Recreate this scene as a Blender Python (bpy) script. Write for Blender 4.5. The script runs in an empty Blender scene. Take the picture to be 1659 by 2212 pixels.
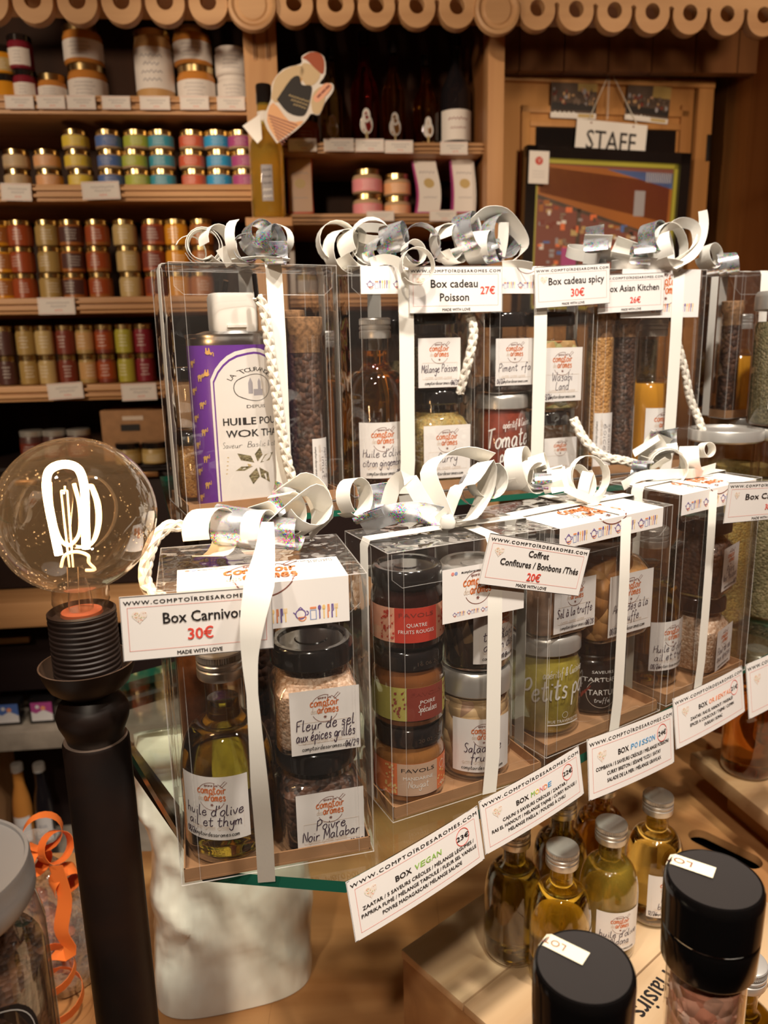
import bpy, bmesh, math, random
from mathutils import Vector, Matrix, noise
R = math.radians
PI = math.pi
scene = bpy.context.scene
C = scene.collection
random.seed(7)

# ------------------------------------------------------------------ camera
Z0 = 1.5                                   # eye height above the floor
F, CX, CY = 1662.0, 829.5, 1106.0          # focal length and centre, in pixels of the 1659 x 2212 photograph
PITCH, ROLL = R(12.75), R(1.17)
cam_d = bpy.data.cameras.new('camera')
cam = bpy.data.objects.new('camera', cam_d); C.objects.link(cam)
cam_d.sensor_fit = 'VERTICAL'; cam_d.lens = 6.86; cam_d.sensor_height = 2212 * 6.86 / F
cam_d.clip_start = 0.02; cam_d.clip_end = 20
cam.matrix_world = Matrix.Translation((0, 0, Z0)) @ Matrix.Rotation(R(90) - PITCH, 4, 'X') @ Matrix.Rotation(-ROLL, 4, 'Z')
cam_d.dof.use_dof = True; cam_d.dof.focus_distance = 0.57; cam_d.dof.aperture_fstop = 2.2
scene.camera = cam

# ------------------------------------------------------------------ view, world, lights
vs = scene.view_settings
vs.view_transform = 'Standard'; vs.look = 'None'; vs.gamma = 1; vs.exposure = 0.0; vs.use_curve_mapping = False
cy = scene.cycles
cy.max_bounces = 14; cy.transparent_max_bounces = 64; cy.transmission_bounces = 14; cy.glossy_bounces = 6; cy.diffuse_bounces = 4
cy.caustics_reflective = False; cy.caustics_refractive = True; cy.blur_glossy = 0.6; cy.sample_clamp_indirect = 4.0
w = bpy.data.worlds.new('shop_air'); scene.world = w; w.use_nodes = True
w.node_tree.nodes['Background'].inputs[0].default_value = (1.0, 0.78, 0.56, 1)
w.node_tree.nodes['Background'].inputs[1].default_value = 0.10

def spot(name, loc, target, power, col, size=60, blend=0.6, rad=0.04):
    l = bpy.data.lights.new(name, 'SPOT'); l.energy = power; l.color = col; l.spot_size = R(size); l.spot_blend = blend; l.shadow_soft_size = rad
    o = bpy.data.objects.new(name, l); C.objects.link(o); o.location = loc
    o.rotation_euler = (Vector(target) - Vector(loc)).to_track_quat('-Z', 'Y').to_euler()
    return o
WARM = (1.0, 0.78, 0.55); NEUT = (1.0, 0.90, 0.78)
spot('ceiling_spot_table', (0.25, 0.05, 2.75), (0.14, 0.80, 1.42), 115, NEUT, 50)
spot('ceiling_spot_right', (0.70, 0.25, 2.75), (0.34, 0.80, 1.35), 60, NEUT, 60)
spot('ceiling_spot_left', (-0.45, -0.15, 2.75), (-0.15, 0.62, 1.1), 46, NEUT, 62)
spot('front_fill_light', (-0.10, -0.75, 2.55), (-0.05, 0.72, 0.80), 62, (1.0, .84, .66), 46)  # unseen fill added to brighten the front of the table
spot('track_spot_cabinet', (-1.35, 0.10, 2.02), (-0.62, 1.95, 1.70), 75, WARM, 62, .6, .10)
spot('track_spot_bottles', (-0.25, 0.10, 2.12), (0.02, 1.95, 1.88), 48, WARM, 42)
spot('door_fill_light', (0.95, -0.15, 1.93), (0.74, 2.4, 1.86), 150, WARM, 30, .6, .16)  # unseen low fill added because the door came out too dark

# ------------------------------------------------------------------ helpers: pixels to places
def ray(px, py):
    x = (px - CX) / F; y = -(py - CY) / F
    c, s = math.cos(ROLL), math.sin(ROLL)
    xr, yr = x * c + y * s, -x * s + y * c
    cp, sp = math.cos(PITCH), math.sin(PITCH)
    return Vector((xr, cp + yr * sp, -sp + yr * cp))
EYE = Vector((0, 0, Z0))
def PY(px, py, Y):
    d = ray(px, py); return EYE + d * (Y / d.y)
def PZ(px, py, z):                        # z is measured from the eye
    d = ray(px, py); return EYE + d * (z / d.z)
def PP(px, py, O, N):                     # on the plane through O with normal N
    d = ray(px, py); return EYE + d * ((O - EYE).dot(N) / d.dot(N))

# ------------------------------------------------------------------ materials
M = {}
def _new(name):
    m = bpy.data.materials.new(name); m.use_nodes = True; m.node_tree.nodes.clear(); M[name] = m
    n = m.node_tree.nodes; l = m.node_tree.links
    o = n.new('ShaderNodeOutputMaterial')
    return m, n, l, o
def mat(name, col, rough=0.5, metal=0.0, spec=0.5, bump=0, bscale=200, emit=None, var=0, vscale=30, col2=None, stretch=(1, 1, 1), coat=0, alpha=1):
    m, n, l, o = _new(name)
    b = n.new('ShaderNodeBsdfPrincipled'); l.new(b.outputs[0], o.inputs[0])
    b.inputs['Base Color'].default_value = (*col, 1); b.inputs['Roughness'].default_value = rough
    b.inputs['Metallic'].default_value = metal; b.inputs['Specular IOR Level'].default_value = spec
    b.inputs['Coat Weight'].default_value = coat; b.inputs['Alpha'].default_value = alpha
    if emit: b.inputs['Emission Color'].default_value = (*col, 1); b.inputs['Emission Strength'].default_value = emit
    if var or bump:
        tc = n.new('ShaderNodeTexCoord'); mp = n.new('ShaderNodeMapping'); mp.inputs['Scale'].default_value = stretch
        l.new(tc.outputs['Object'], mp.inputs[0])
    if var:
        nz = n.new('ShaderNodeTexNoise'); nz.inputs['Scale'].default_value = vscale; nz.inputs['Detail'].default_value = 5
        l.new(mp.outputs[0], nz.inputs[0])
        r = n.new('ShaderNodeValToRGB'); r.color_ramp.elements[0].position = .35; r.color_ramp.elements[1].position = .65
        c2 = col2 or tuple(x * (1 - var) for x in col)
        r.color_ramp.elements[0].color = (*c2, 1); r.color_ramp.elements[1].color = (*col, 1)
        l.new(nz.outputs[0], r.inputs[0]); l.new(r.outputs[0], b.inputs['Base Color'])
    if bump:
        bz = n.new('ShaderNodeTexNoise'); bz.inputs['Scale'].default_value = bscale; l.new(mp.outputs[0], bz.inputs[0])
        bp = n.new('ShaderNodeBump'); bp.inputs['Strength'].default_value = bump; bp.inputs['Distance'].default_value = .001 if bscale > 40 else .012
        l.new(bz.outputs[0], bp.inputs['Height']); l.new(bp.outputs[0], b.inputs['Normal'])
    return m
def wood(name, c1, c2, scale=6.0, axis=0, rough=.5, knots=True):
    m, n, l, o = _new(name)
    b = n.new('ShaderNodeBsdfPrincipled'); l.new(b.outputs[0], o.inputs[0]); b.inputs['Roughness'].default_value = rough
    tc = n.new('ShaderNodeTexCoord'); mp = n.new('ShaderNodeMapping')
    s = [scale * 4] * 3; s[axis] = scale * .35; mp.inputs['Scale'].default_value = s
    l.new(tc.outputs['Object'], mp.inputs[0])
    nz = n.new('ShaderNodeTexNoise'); nz.inputs['Scale'].default_value = 1.0; nz.inputs['Detail'].default_value = 6; nz.inputs['Distortion'].default_value = 1.2
    l.new(mp.outputs[0], nz.inputs[0])
    r = n.new('ShaderNodeValToRGB'); r.color_ramp.elements[0].position = .32; r.color_ramp.elements[1].position = .68
    r.color_ramp.elements[0].color = (*c1, 1); r.color_ramp.elements[1].color = (*c2, 1)
    l.new(nz.outputs[0], r.inputs[0]); out = r.outputs[0]
    if knots:
        mp2 = n.new('ShaderNodeMapping'); s2 = [scale * 1.2] * 3; s2[axis] = scale * .5; mp2.inputs['Scale'].default_value = s2; l.new(tc.outputs['Object'], mp2.inputs[0])
        v = n.new('ShaderNodeTexVoronoi'); v.inputs['Scale'].default_value = 1.0; l.new(mp2.outputs[0], v.inputs['Vector'])
        r2 = n.new('ShaderNodeValToRGB'); r2.color_ramp.elements[0].position = .04; r2.color_ramp.elements[1].position = .1
        r2.color_ramp.elements[0].color = (.35, .28, .22, 1); r2.color_ramp.elements[1].color = (1, 1, 1, 1); l.new(v.outputs['Distance'], r2.inputs[0])
        mx = n.new('ShaderNodeMix'); mx.data_type = 'RGBA'; mx.blend_type = 'MULTIPLY'; mx.inputs[0].default_value = 1
        l.new(out, mx.inputs[6]); l.new(r2.outputs[0], mx.inputs[7]); out = mx.outputs[2]
    l.new(out, b.inputs['Base Color'])
    bp = n.new('ShaderNodeBump'); bp.inputs['Strength'].default_value = .25; bp.inputs['Distance'].default_value = .002
    l.new(nz.outputs[0], bp.inputs['Height']); l.new(bp.outputs[0], b.inputs['Normal'])
    return m
def clear(name, tint=(1, 1, 1), rough=.03, low=.05, high=.9, power=3.0, wob=0, wscale=25, dust=0, haze=0):
    # thin clear sheet or thin glass: transparent with a Fresnel-like gloss
    m, n, l, o = _new(name)
    t = n.new('ShaderNodeBsdfTransparent'); t.inputs[0].default_value = (*tint, 1)
    g = n.new('ShaderNodeBsdfGlossy'); g.inputs['Roughness'].default_value = rough; g.inputs[0].default_value = (1, 1, 1, 1)
    lw = n.new('ShaderNodeLayerWeight'); lw.inputs[0].default_value = .5
    pw = n.new('ShaderNodeMath'); pw.operation = 'POWER'; pw.inputs[1].default_value = power; l.new(lw.outputs['Facing'], pw.inputs[0])
    mr = n.new('ShaderNodeMapRange'); mr.inputs[3].default_value = low; mr.inputs[4].default_value = high; l.new(pw.outputs[0], mr.inputs[0])
    mx = n.new('ShaderNodeMixShader'); l.new(mr.outputs[0], mx.inputs[0]); l.new(t.outputs[0], mx.inputs[1]); l.new(g.outputs[0], mx.inputs[2]); l.new(mx.outputs[0], o.inputs[0])
    if haze:                                # slightly milky plastic
        d = n.new('ShaderNodeBsdfDiffuse'); d.inputs[0].default_value = (.85, .82, .78, 1)
        m3 = n.new('ShaderNodeMixShader'); m3.inputs[0].default_value = haze; l.new(mx.outputs[0], m3.inputs[1]); l.new(d.outputs[0], m3.inputs[2]); l.new(m3.outputs[0], o.inputs[0])
    if dust:                                # a film of dust and specks on the glass, lit by whatever lamp is near
        tc = n.new('ShaderNodeTexCoord'); v = n.new('ShaderNodeTexVoronoi'); v.inputs['Scale'].default_value = 420; l.new(tc.outputs['Object'], v.inputs['Vector'])
        r = n.new('ShaderNodeMapRange'); r.inputs[1].default_value = .10; r.inputs[2].default_value = .22; r.inputs[3].default_value = .55; r.inputs[4].default_value = 0; l.new(v.outputs['Distance'], r.inputs[0])
        z = n.new('ShaderNodeTexNoise'); z.inputs['Scale'].default_value = 45; z.inputs['Detail'].default_value = 5; l.new(tc.outputs['Object'], z.inputs[0])
        zr = n.new('ShaderNodeMapRange'); zr.inputs[1].default_value = .5; zr.inputs[2].default_value = .62; l.new(z.outputs[0], zr.inputs[0])
        mu = n.new('ShaderNodeMath'); mu.operation = 'MULTIPLY_ADD'; mu.inputs[2].default_value = .016; l.new(r.outputs[0], mu.inputs[0]); l.new(zr.outputs[0], mu.inputs[1])
        d = n.new('ShaderNodeBsdfTranslucent'); d.inputs[0].default_value = (.85, .72, .6, 1)
        m2 = n.new('ShaderNodeMixShader'); l.new(mu.outputs[0], m2.inputs[0]); l.new(mx.outputs[0], m2.inputs[1]); l.new(d.outputs[0], m2.inputs[2]); l.new(m2.outputs[0], o.inputs[0])
    if wob:
        tc = n.new('ShaderNodeTexCoord'); z = n.new('ShaderNodeTexNoise'); z.inputs['Scale'].default_value = wscale; z.inputs['Detail'].default_value = 2
        l.new(tc.outputs['Object'], z.inputs[0])
        bp = n.new('ShaderNodeBump'); bp.inputs['Strength'].default_value = wob; bp.inputs['Distance'].default_value = .01
        l.new(z.outputs[0], bp.inputs['Height']); l.new(bp.outputs[0], g.inputs['Normal']); l.new(bp.outputs[0], lw.inputs['Normal'])
    return m
def liquid(name, col, rough=0.0, ior=1.45, trans=1.0):
    m, n, l, o = _new(name)
    b = n.new('ShaderNodeBsdfPrincipled'); l.new(b.outputs[0], o.inputs[0])
    b.inputs['Base Color'].default_value = (*col, 1); b.inputs['Roughness'].default_value = rough; b.inputs['IOR'].default_value = ior; b.inputs['Transmission Weight'].default_value = trans
    return m
def grains(name, cols, scale=400, rough=.6, bump=.6, stretch=(1, 1, 1)):
    m, n, l, o = _new(name)
    b = n.new('ShaderNodeBsdfPrincipled'); l.new(b.outputs[0], o.inputs[0]); b.inputs['Roughness'].default_value = rough
    tc = n.new('ShaderNodeTexCoord'); mp = n.new('ShaderNodeMapping'); mp.inputs['Scale'].default_value = stretch; l.new(tc.outputs['Object'], mp.inputs[0])
    v = n.new('ShaderNodeTexVoronoi'); v.inputs['Scale'].default_value = scale; l.new(mp.outputs[0], v.inputs['Vector'])
    sx = n.new('ShaderNodeSeparateColor'); l.new(v.outputs['Color'], sx.inputs[0])
    r = n.new('ShaderNodeValToRGB'); r.color_ramp.interpolation = 'LINEAR'
    while len(r.color_ramp.elements) < len(cols): r.color_ramp.elements.new(.5)
    for i, c in enumerate(cols):
        r.color_ramp.elements[i].position = i / max(1, len(cols) - 1); r.color_ramp.elements[i].color = (*c, 1)
    l.new(sx.outputs[0], r.inputs[0]); l.new(r.outputs[0], b.inputs['Base Color'])
    bp = n.new('ShaderNodeBump'); bp.inputs['Strength'].default_value = bump; bp.inputs['Distance'].default_value = .4 / scale; bp.invert = True
    l.new(v.outputs['Distance'], bp.inputs['Height']); l.new(bp.outputs[0], b.inputs['Normal'])
    return m
def hologram(name):
    m, n, l, o = _new(name)
    b = n.new('ShaderNodeBsdfPrincipled'); l.new(b.outputs[0], o.inputs[0]); b.inputs['Metallic'].default_value = .72; b.inputs['Roughness'].default_value = .22
    tc = n.new('ShaderNodeTexCoord')
    v = n.new('ShaderNodeTexVoronoi'); v.inputs['Scale'].default_value = 1300; l.new(tc.outputs['Object'], v.inputs['Vector'])
    hs = n.new('ShaderNodeHueSaturation'); hs.inputs['Saturation'].default_value = 1.15; hs.inputs['Value'].default_value = 1.0; l.new(v.outputs['Color'], hs.inputs['Color'])
    nz = n.new('ShaderNodeTexNoise'); nz.inputs['Scale'].default_value = 90; l.new(tc.outputs['Object'], nz.inputs[0])
    r = n.new('ShaderNodeValToRGB'); r.color_ramp.elements[0].position = .42; r.color_ramp.elements[1].position = .62; r.color_ramp.elements[1].color = (.95, .95, .95, 1); l.new(nz.outputs[0], r.inputs[0])
    mx = n.new('ShaderNodeMix'); mx.data_type = 'RGBA'; mx.inputs[6].default_value = (.82, .84, .88, 1); l.new(r.outputs[0], mx.inputs[0]); l.new(hs.outputs[0], mx.inputs[7])
    l.new(mx.outputs[2], b.inputs['Base Color'])
    bp = n.new('ShaderNodeBump'); bp.inputs['Strength'].default_value = .35; bp.inputs['Distance'].default_value = .001
    l.new(nz.outputs[0], bp.inputs['Height']); l.new(bp.outputs[0], b.inputs['Normal'])
    return m

mat('paper', (.86, .82, .79), .55); mat('paper_back', (.7, .66, .62), .6)
mat('ink', (.012, .008, .008), .6); mat('pen', (.03, .006, .035), .6); mat('red', (.75, .07, .045), .6); mat('redline', (.78, .28, .24), .6)
mat('orange', (.66, .17, .04), .6); mat('pale', (.72, .60, .50), .6); mat('brown', (.22, .07, .05), .6)
mat('purple', (.16, .10, .33), .6); mat('icon_or', (.80, .28, .12), .6); mat('icon_ye', (.85, .58, .22), .6); mat('icon_bl', (.28, .36, .62), .6)
mat('green', (.30, .52, .10), .6); mat('blue', (.10, .35, .65), .6); mat('coral', (.90, .33, .16), .6); mat('yellow', (.85, .62, .08), .6)
mat('greytext', (.35, .33, .36), .6); mat('white_print', (.88, .86, .82), .5); mat('pink', (.80, .30, .34), .6); mat('heart', (.84, .74, .66), .6)
mat('ribbon', (.87, .84, .77), .40, bump=.05, bscale=900, stretch=(1, 1, .15)); hologram('holo')
mat('rope', (.82, .76, .66), .8); mat('kraft', (.42, .22, .10), .75, var=.15, vscale=60); mat('kraft_edge', (.30, .15, .07), .8)
clear('film', rough=.035, low=.055, high=.8, power=2.3, wob=.5, wscale=16, haze=.012); clear('film_top', rough=.05, low=.12, high=.85, power=2.0, wob=.9, wscale=30, haze=.03)
mat('film_edge', (.95, .92, .88), .12, alpha=.22)
clear('glass', rough=.02, low=.05, high=.95, power=2.6); clear('bulb_glass', (1.0, .94, .88), rough=.02, low=.05, high=.85, power=2.2, dust=1)
liquid('olive', (.92, .70, .10)); liquid('olive_dark', (.46, .33, .035)); liquid('amber', (.93, .50, .06)); liquid('gold', (.95, .74, .22)); liquid('brown_oil', (.62, .26, .05))
liquid('orange_cloudy', (.80, .36, .03), .12, trans=.35); liquid('gold_lit', (.92, .66, .12), .0, trans=.82); liquid('olive_cloudy', (.60, .42, .06), .05, trans=.72)
liquid('rose', (.85, .20, .10)); liquid('red_liq', (.55, .03, .03)); liquid('thick_glass', (.97, .98, .96))
mat('alu', (.74, .71, .67), .34, .6); mat('alu_dull', (.36, .34, .33), .45, .6); mat('lid_black', (.012, .010, .010), .12, coat=.6); mat('lid_gold', (.62, .46, .22), .25, 1.0)
mat('lid_silver', (.66, .64, .60), .3, .65); mat('plastic_black', (.004, .0035, .0035), .14, spec=.35); mat('cap_top', (.025, .021, .020), .45)
mat('iron', (.006, .004, .0035), .45, spec=.3, bump=.25, bscale=60, var=.5, vscale=18, col2=(.014, .006, .0035)); mat('iron_worn', (.25, .18, .14), .4, .6)
mat('socket', (.018, .010, .008), .5, spec=.35); mat('dish', (.10, .06, .04), .5, var=.3)
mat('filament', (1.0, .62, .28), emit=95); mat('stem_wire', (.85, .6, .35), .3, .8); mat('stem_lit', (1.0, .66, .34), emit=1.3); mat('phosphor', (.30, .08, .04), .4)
mat('cork', (.45, .24, .11), .8, var=.6, vscale=220, bump=.4, bscale=300)
mat('tin_white', (.78, .74, .70), .35); mat('tin_purple', (.14, .035, .30), .3); mat('tin_gold', (.80, .48, .16), .35, .4); mat('tin_metal', (.68, .66, .64), .25, 1)
mat('cap_white', (.82, .77, .70), .35)
grains('peppercorn', [(.02, .012, .01), (.07, .035, .022), (.13, .06, .035)], 260, .6, .9)
grains('sesame', [(.45, .20, .05), (.66, .33, .10), (.75, .42, .16)], 330, .5, .9)
grains('timut', [(.03, .014, .01), (.08, .035, .022), (.17, .08, .045)], 210, .7, 1)
grains('salt_spice', [(.42, .24, .13), (.66, .44, .30), (.80, .62, .47)], 480, .6, .7)
grains('pink_salt', [(.62, .24, .15), (.78, .42, .30), (.85, .60, .48)], 130, .3, 1)
grains('spice_mix', [(.30, .13, .03), (.52, .26, .06), (.62, .36, .12)], 520, .7, .8)
grains('curry', [(.22, .13, .03), (.42, .28, .07), (.30, .24, .08)], 420, .7, .8)
grains('herbs', [(.10, .08, .035), (.20, .17, .08), (.28, .22, .12)], 380, .8, 1)
grains('tea', [(.012, .008, .006), (.06, .03, .015), (.25, .15, .07)], 170, .7, 1, (1, 1, .35))
grains('almond', [(.36, .15, .04), (.52, .25, .08), (.62, .34, .13)], 62, .5, 1)
grains('almond_pale', [(.50, .33, .16), (.62, .42, .22), (.45, .26, .18)], 75, .5, 1)
grains('wasabi', [(.30, .28, .10), (.45, .38, .16), (.48, .16, .04)], 80, .6, 1)
mat('paprika', (.50, .17, .05), .8, var=.25, vscale=200); mat('powder_rose', (.62, .36, .22), .85, var=.15, vscale=60, bump=.4); mat('powder_tan', (.56, .34, .17), .85, var=.2, vscale=80)
mat('pea_cream', (.50, .40, .06), .5, var=.25, vscale=160); mat('tomato', (.28, .045, .02), .45, var=.3, vscale=160); mat('jam_dark', (.030, .008, .006), .25); mat('jam_pear', (.24, .085, .025), .3); mat('jam_mand', (.36, .15, .04), .3)
mat('truffle_dark', (.02, .012, .01), .3)
mat('lab_red', (.55, .05, .03), .45); mat('lab_berry', (.82, .40, .26), .45); mat('lab_maroon', (.25, .045, .03), .45); mat('lab_lime', (.47, .42, .10), .45); mat('lab_beige', (.60, .40, .28), .45); mat('lab_orange', (.80, .19, .06), .45)
mat('black_print', (.02, .014, .012), .5); mat('sticker', (.86, .78, .58), .5)
liquid('shelf_glass', (.80, .93, .86)); clear('pane', (.93, .97, .94), low=.06, high=.9); mat('pane_edge', (.015, .11, .07), .15)
mat('pouch', (.84, .80, .70), .24, bump=.55, bscale=18, coat=.4, stretch=(1.6, 1.6, .7)); mat('pouch_fold', (.80, .74, .60), .3)
mat('orange_ribbon', (.85, .19, .035), .4); clear('cellophane', rough=.10, low=.22, high=.95, power=1.3, wob=1, wscale=60, haze=.14); mat('candy', (.80, .22, .10), .4, var=.3, vscale=60)
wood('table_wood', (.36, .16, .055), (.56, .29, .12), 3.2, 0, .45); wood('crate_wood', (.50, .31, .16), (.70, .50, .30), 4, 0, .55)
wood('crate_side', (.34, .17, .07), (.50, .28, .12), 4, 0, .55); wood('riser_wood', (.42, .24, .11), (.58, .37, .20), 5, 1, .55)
wood('pine', (.44, .21, .08), (.66, .37, .17), 2.5, 0, .5); wood('pine_v', (.44, .21, .085), (.66, .38, .18), 2.5, 2, .5); wood('pine_light', (.42, .22, .10), (.58, .34, .17), 2.5, 0, .5)
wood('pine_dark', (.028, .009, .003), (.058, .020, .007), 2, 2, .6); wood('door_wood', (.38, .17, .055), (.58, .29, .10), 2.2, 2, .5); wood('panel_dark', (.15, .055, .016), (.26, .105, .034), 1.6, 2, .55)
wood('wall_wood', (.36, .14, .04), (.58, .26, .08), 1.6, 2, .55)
mat('slot_shade', (.003, .002, .002), .9, spec=.1); mat('dark_unit', (.022, .013, .012), .5); mat('stone', (.42, .34, .26), .8, var=.3, vscale=20); mat('plaster', (.52, .42, .33), .9); mat('floor_tile', (.22, .14, .09), .6, var=.2, vscale=6)  # first material puts the shade of the hand slot into its colour
mat('handle', (.45, .24, .10), .3, .8); mat('shelf_paper', (.80, .75, .72), .6); mat('glossy_paper', (.85, .82, .80), .2)

for k_ in ('pine_dark', 'panel_dark', 'dark_unit', 'table_wood', 'wall_wood', 'door_wood'):
    M[k_].node_tree.nodes['Principled BSDF'].inputs['Specular IOR Level'].default_value = .22

# ------------------------------------------------------------------ mesh building
class MB:
    """collects shapes; build() links them as ONE mesh object"""
    def __init__(s): s.v = []; s.f = []; s.m = []
    def add(s, vs, fs, m, X=None):
        b = len(s.v)
        s.v += [tuple(X @ Vector(p)) if X else tuple(p) for p in vs]
        s.f += [tuple(b + i for i in f) for f in fs]; s.m += [m] * len(fs); return s
    def box(s, c, d, m, X=None):
        x, y, z = (k / 2 for k in d)
        vs = [(c[0] + i * x, c[1] + j * y, c[2] + k * z) for i in (-1, 1) for j in (-1, 1) for k in (-1, 1)]
        return s.add(vs, [(0, 1, 3, 2), (4, 6, 7, 5), (0, 4, 5, 1), (2, 3, 7, 6), (0, 2, 6, 4), (1, 5, 7, 3)], m, X)
    def lathe(s, prof, m, n=40, X=None, close=False):
        vs = []; fs = []; k = len(prof)
        for r, z in prof:
            vs += [(r * math.cos(2 * PI * i / n), r * math.sin(2 * PI * i / n), z) for i in range(n)]
        for a in range(k - 1):
            for i in range(n):
                j = (i + 1) % n; fs.append((a * n + i, a * n + j, (a + 1) * n + j, (a + 1) * n + i))
        return s.add(vs, fs, m, X)
    def loft(s, secs, m, n=48, X=None):    # sections (half x, half y, exponent, z[, cx, cy]): squircles
        vs = []; fs = []
        for q in secs:
            a, b, e, z = q[:4]; ox, oy = (q[4], q[5]) if len(q) > 4 else (0, 0)
            for i in range(n):
                t = 2 * PI * i / n; c, d = math.cos(t), math.sin(t)
                vs.append((ox + a * math.copysign(abs(c) ** (2 / e), c), oy + b * math.copysign(abs(d) ** (2 / e), d), z))
        for k in range(len(secs) - 1):
            for i in range(n):
                j = (i + 1) % n; fs.append((k * n + i, k * n + j, (k + 1) * n + j, (k + 1) * n + i))
        return s.add(vs, fs, m, X)
    def tube(s, pts, r, m, n=10, X=None, closed=False, caps=True):
        pts = [Vector(p) for p in pts]; vs = []; fs = []; k = len(pts); up = None
        for i, p in enumerate(pts):
            if closed: t = pts[(i + 1) % k] - pts[i - 1]
            else: t = pts[min(i + 1, k - 1)] - pts[max(i - 1, 0)]
            t.normalize()
            if up is None: up = t.orthogonal().normalized()
            up = (up - t * up.dot(t)).normalized(); w_ = t.cross(up); rr = r(i / max(1, k - 1)) if callable(r) else r
            vs += [p + (up * math.cos(2 * PI * a / n) + w_ * math.sin(2 * PI * a / n)) * rr for a in range(n)]
        for i in range(k if closed else k - 1):
            for a in range(n):
                b = (a + 1) % n; i2 = (i + 1) % k; fs.append((i * n + a, i * n + b, i2 * n + b, i2 * n + a))
        if caps and not closed: fs += [tuple(range(n))[::-1], tuple((k - 1) * n + a for a in range(n))]
        return s.add(vs, fs, m, X)
    def strip(s, pts, wd, width, m, th=.0004, X=None):    # ribbon: centre line, width direction per point (or one), thin but closed
        pts = [Vector(p) for p in pts]; k = len(pts); vs = []; fs = []
        for i, p in enumerate(pts):
            t = (pts[min(i + 1, k - 1)] - pts[max(i - 1, 0)]).normalized()
            d = Vector(wd[i] if isinstance(wd, list) else wd); d = (d - t * d.dot(t)).normalized(); nn = t.cross(d) * th / 2
            ww = (width[i] if isinstance(width, list) else width) / 2
            vs += [p - d * ww - nn, p + d * ww - nn, p + d * ww + nn, p - d * ww + nn]
        for i in range(k - 1):
            for a in range(4):
                b = (a + 1) % 4; fs.append((i * 4 + a, i * 4 + b, i * 4 + 4 + b, i * 4 + 4 + a))
        fs += [(3, 2, 1, 0), tuple((k - 1) * 4 + a for a in range(4))]
        return s.add(vs, fs, m, X)
    def poly(s, pts, h, m, X=None, m2=None):     # prism from a convex or simple outline in xy, from z=0 to z=h
        n = len(pts); vs = [(x, y, 0) for x, y in pts] + [(x, y, h) for x, y in pts]
        s.add(vs, [tuple(range(n))[::-1], tuple(range(n, 2 * n))], m, X)
        return s.add(vs, [(i, (i + 1) % n, n + (i + 1) % n, n + i) for i in range(n)], m2 or m, X)
    def mesh(s, name, smooth=35, bevel=0):
        me = bpy.data.meshes.new(name); me.from_pydata(s.v, [], s.f)
        keys = list(dict.fromkeys(s.m)); idx = {k: i for i, k in enumerate(keys)}
        for k in keys: me.materials.append(M[k])
        me.polygons.foreach_set('material_index', [idx[k] for k in s.m])
        if bevel:
            bm = bmesh.new(); bm.from_mesh(me); bmesh.ops.remove_doubles(bm, verts=bm.verts, dist=1e-6)
            es = [e for e in bm.edges if len(e.link_faces) == 2 and e.calc_face_angle(0) > R(30)]
            bmesh.ops.bevel(bm, geom=es, offset=bevel, segments=2, affect='EDGES', profile=.6); bm.to_mesh(me); bm.free()
        me.polygons.foreach_set('use_smooth', [bool(smooth)] * len(me.polygons))
        if smooth: me.set_sharp_from_angle(angle=R(smooth))
        me.update(); return me
    def build(s, name, parent=None, smooth=35, bevel=0, world=False, loc=None, rz=0):
        if world and parent is not None:
            X = TM[parent.name].inverted(); s.v = [tuple(X @ Vector(p)) for p in s.v]
        return put(name, s.mesh(name, smooth, bevel), parent, loc, rz)
TM = {}
def put(name, me, parent=None, loc=None, rz=0):
    o = bpy.data.objects.new(name, me); C.objects.link(o)
    if parent is not None: o.parent = parent
    if loc is not None: o.location = loc
    if rz: o.rotation_euler = (0, 0, rz)
    return o
def tag(o, label, cat, group=None, kind=None):
    o['label'] = label; o['category'] = cat
    if group: o['group'] = group
    if kind: o['kind'] = kind
    return o
def thing(name, label, cat, loc, rz=0, group=None, mtx=None):
    o = bpy.data.objects.new(name, None); C.objects.link(o); o.empty_display_size = .02
    if mtx is not None: o.matrix_world = mtx; TM[o.name] = mtx.copy()
    else:
        o.location = loc; o.rotation_euler = (0, 0, rz); TM[o.name] = Matrix.Translation(loc) @ Matrix.Rotation(rz, 4, 'Z')
    return tag(o, label, cat, group)
def struct(name, mb, **k):
    o = mb.build(name, **k); o['kind'] = 'structure'; return o
CACHE = {}
def cached(key, fn, **k):
    if key not in CACHE: CACHE[key] = fn().mesh(key, **k)
    return CACHE[key]

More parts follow.
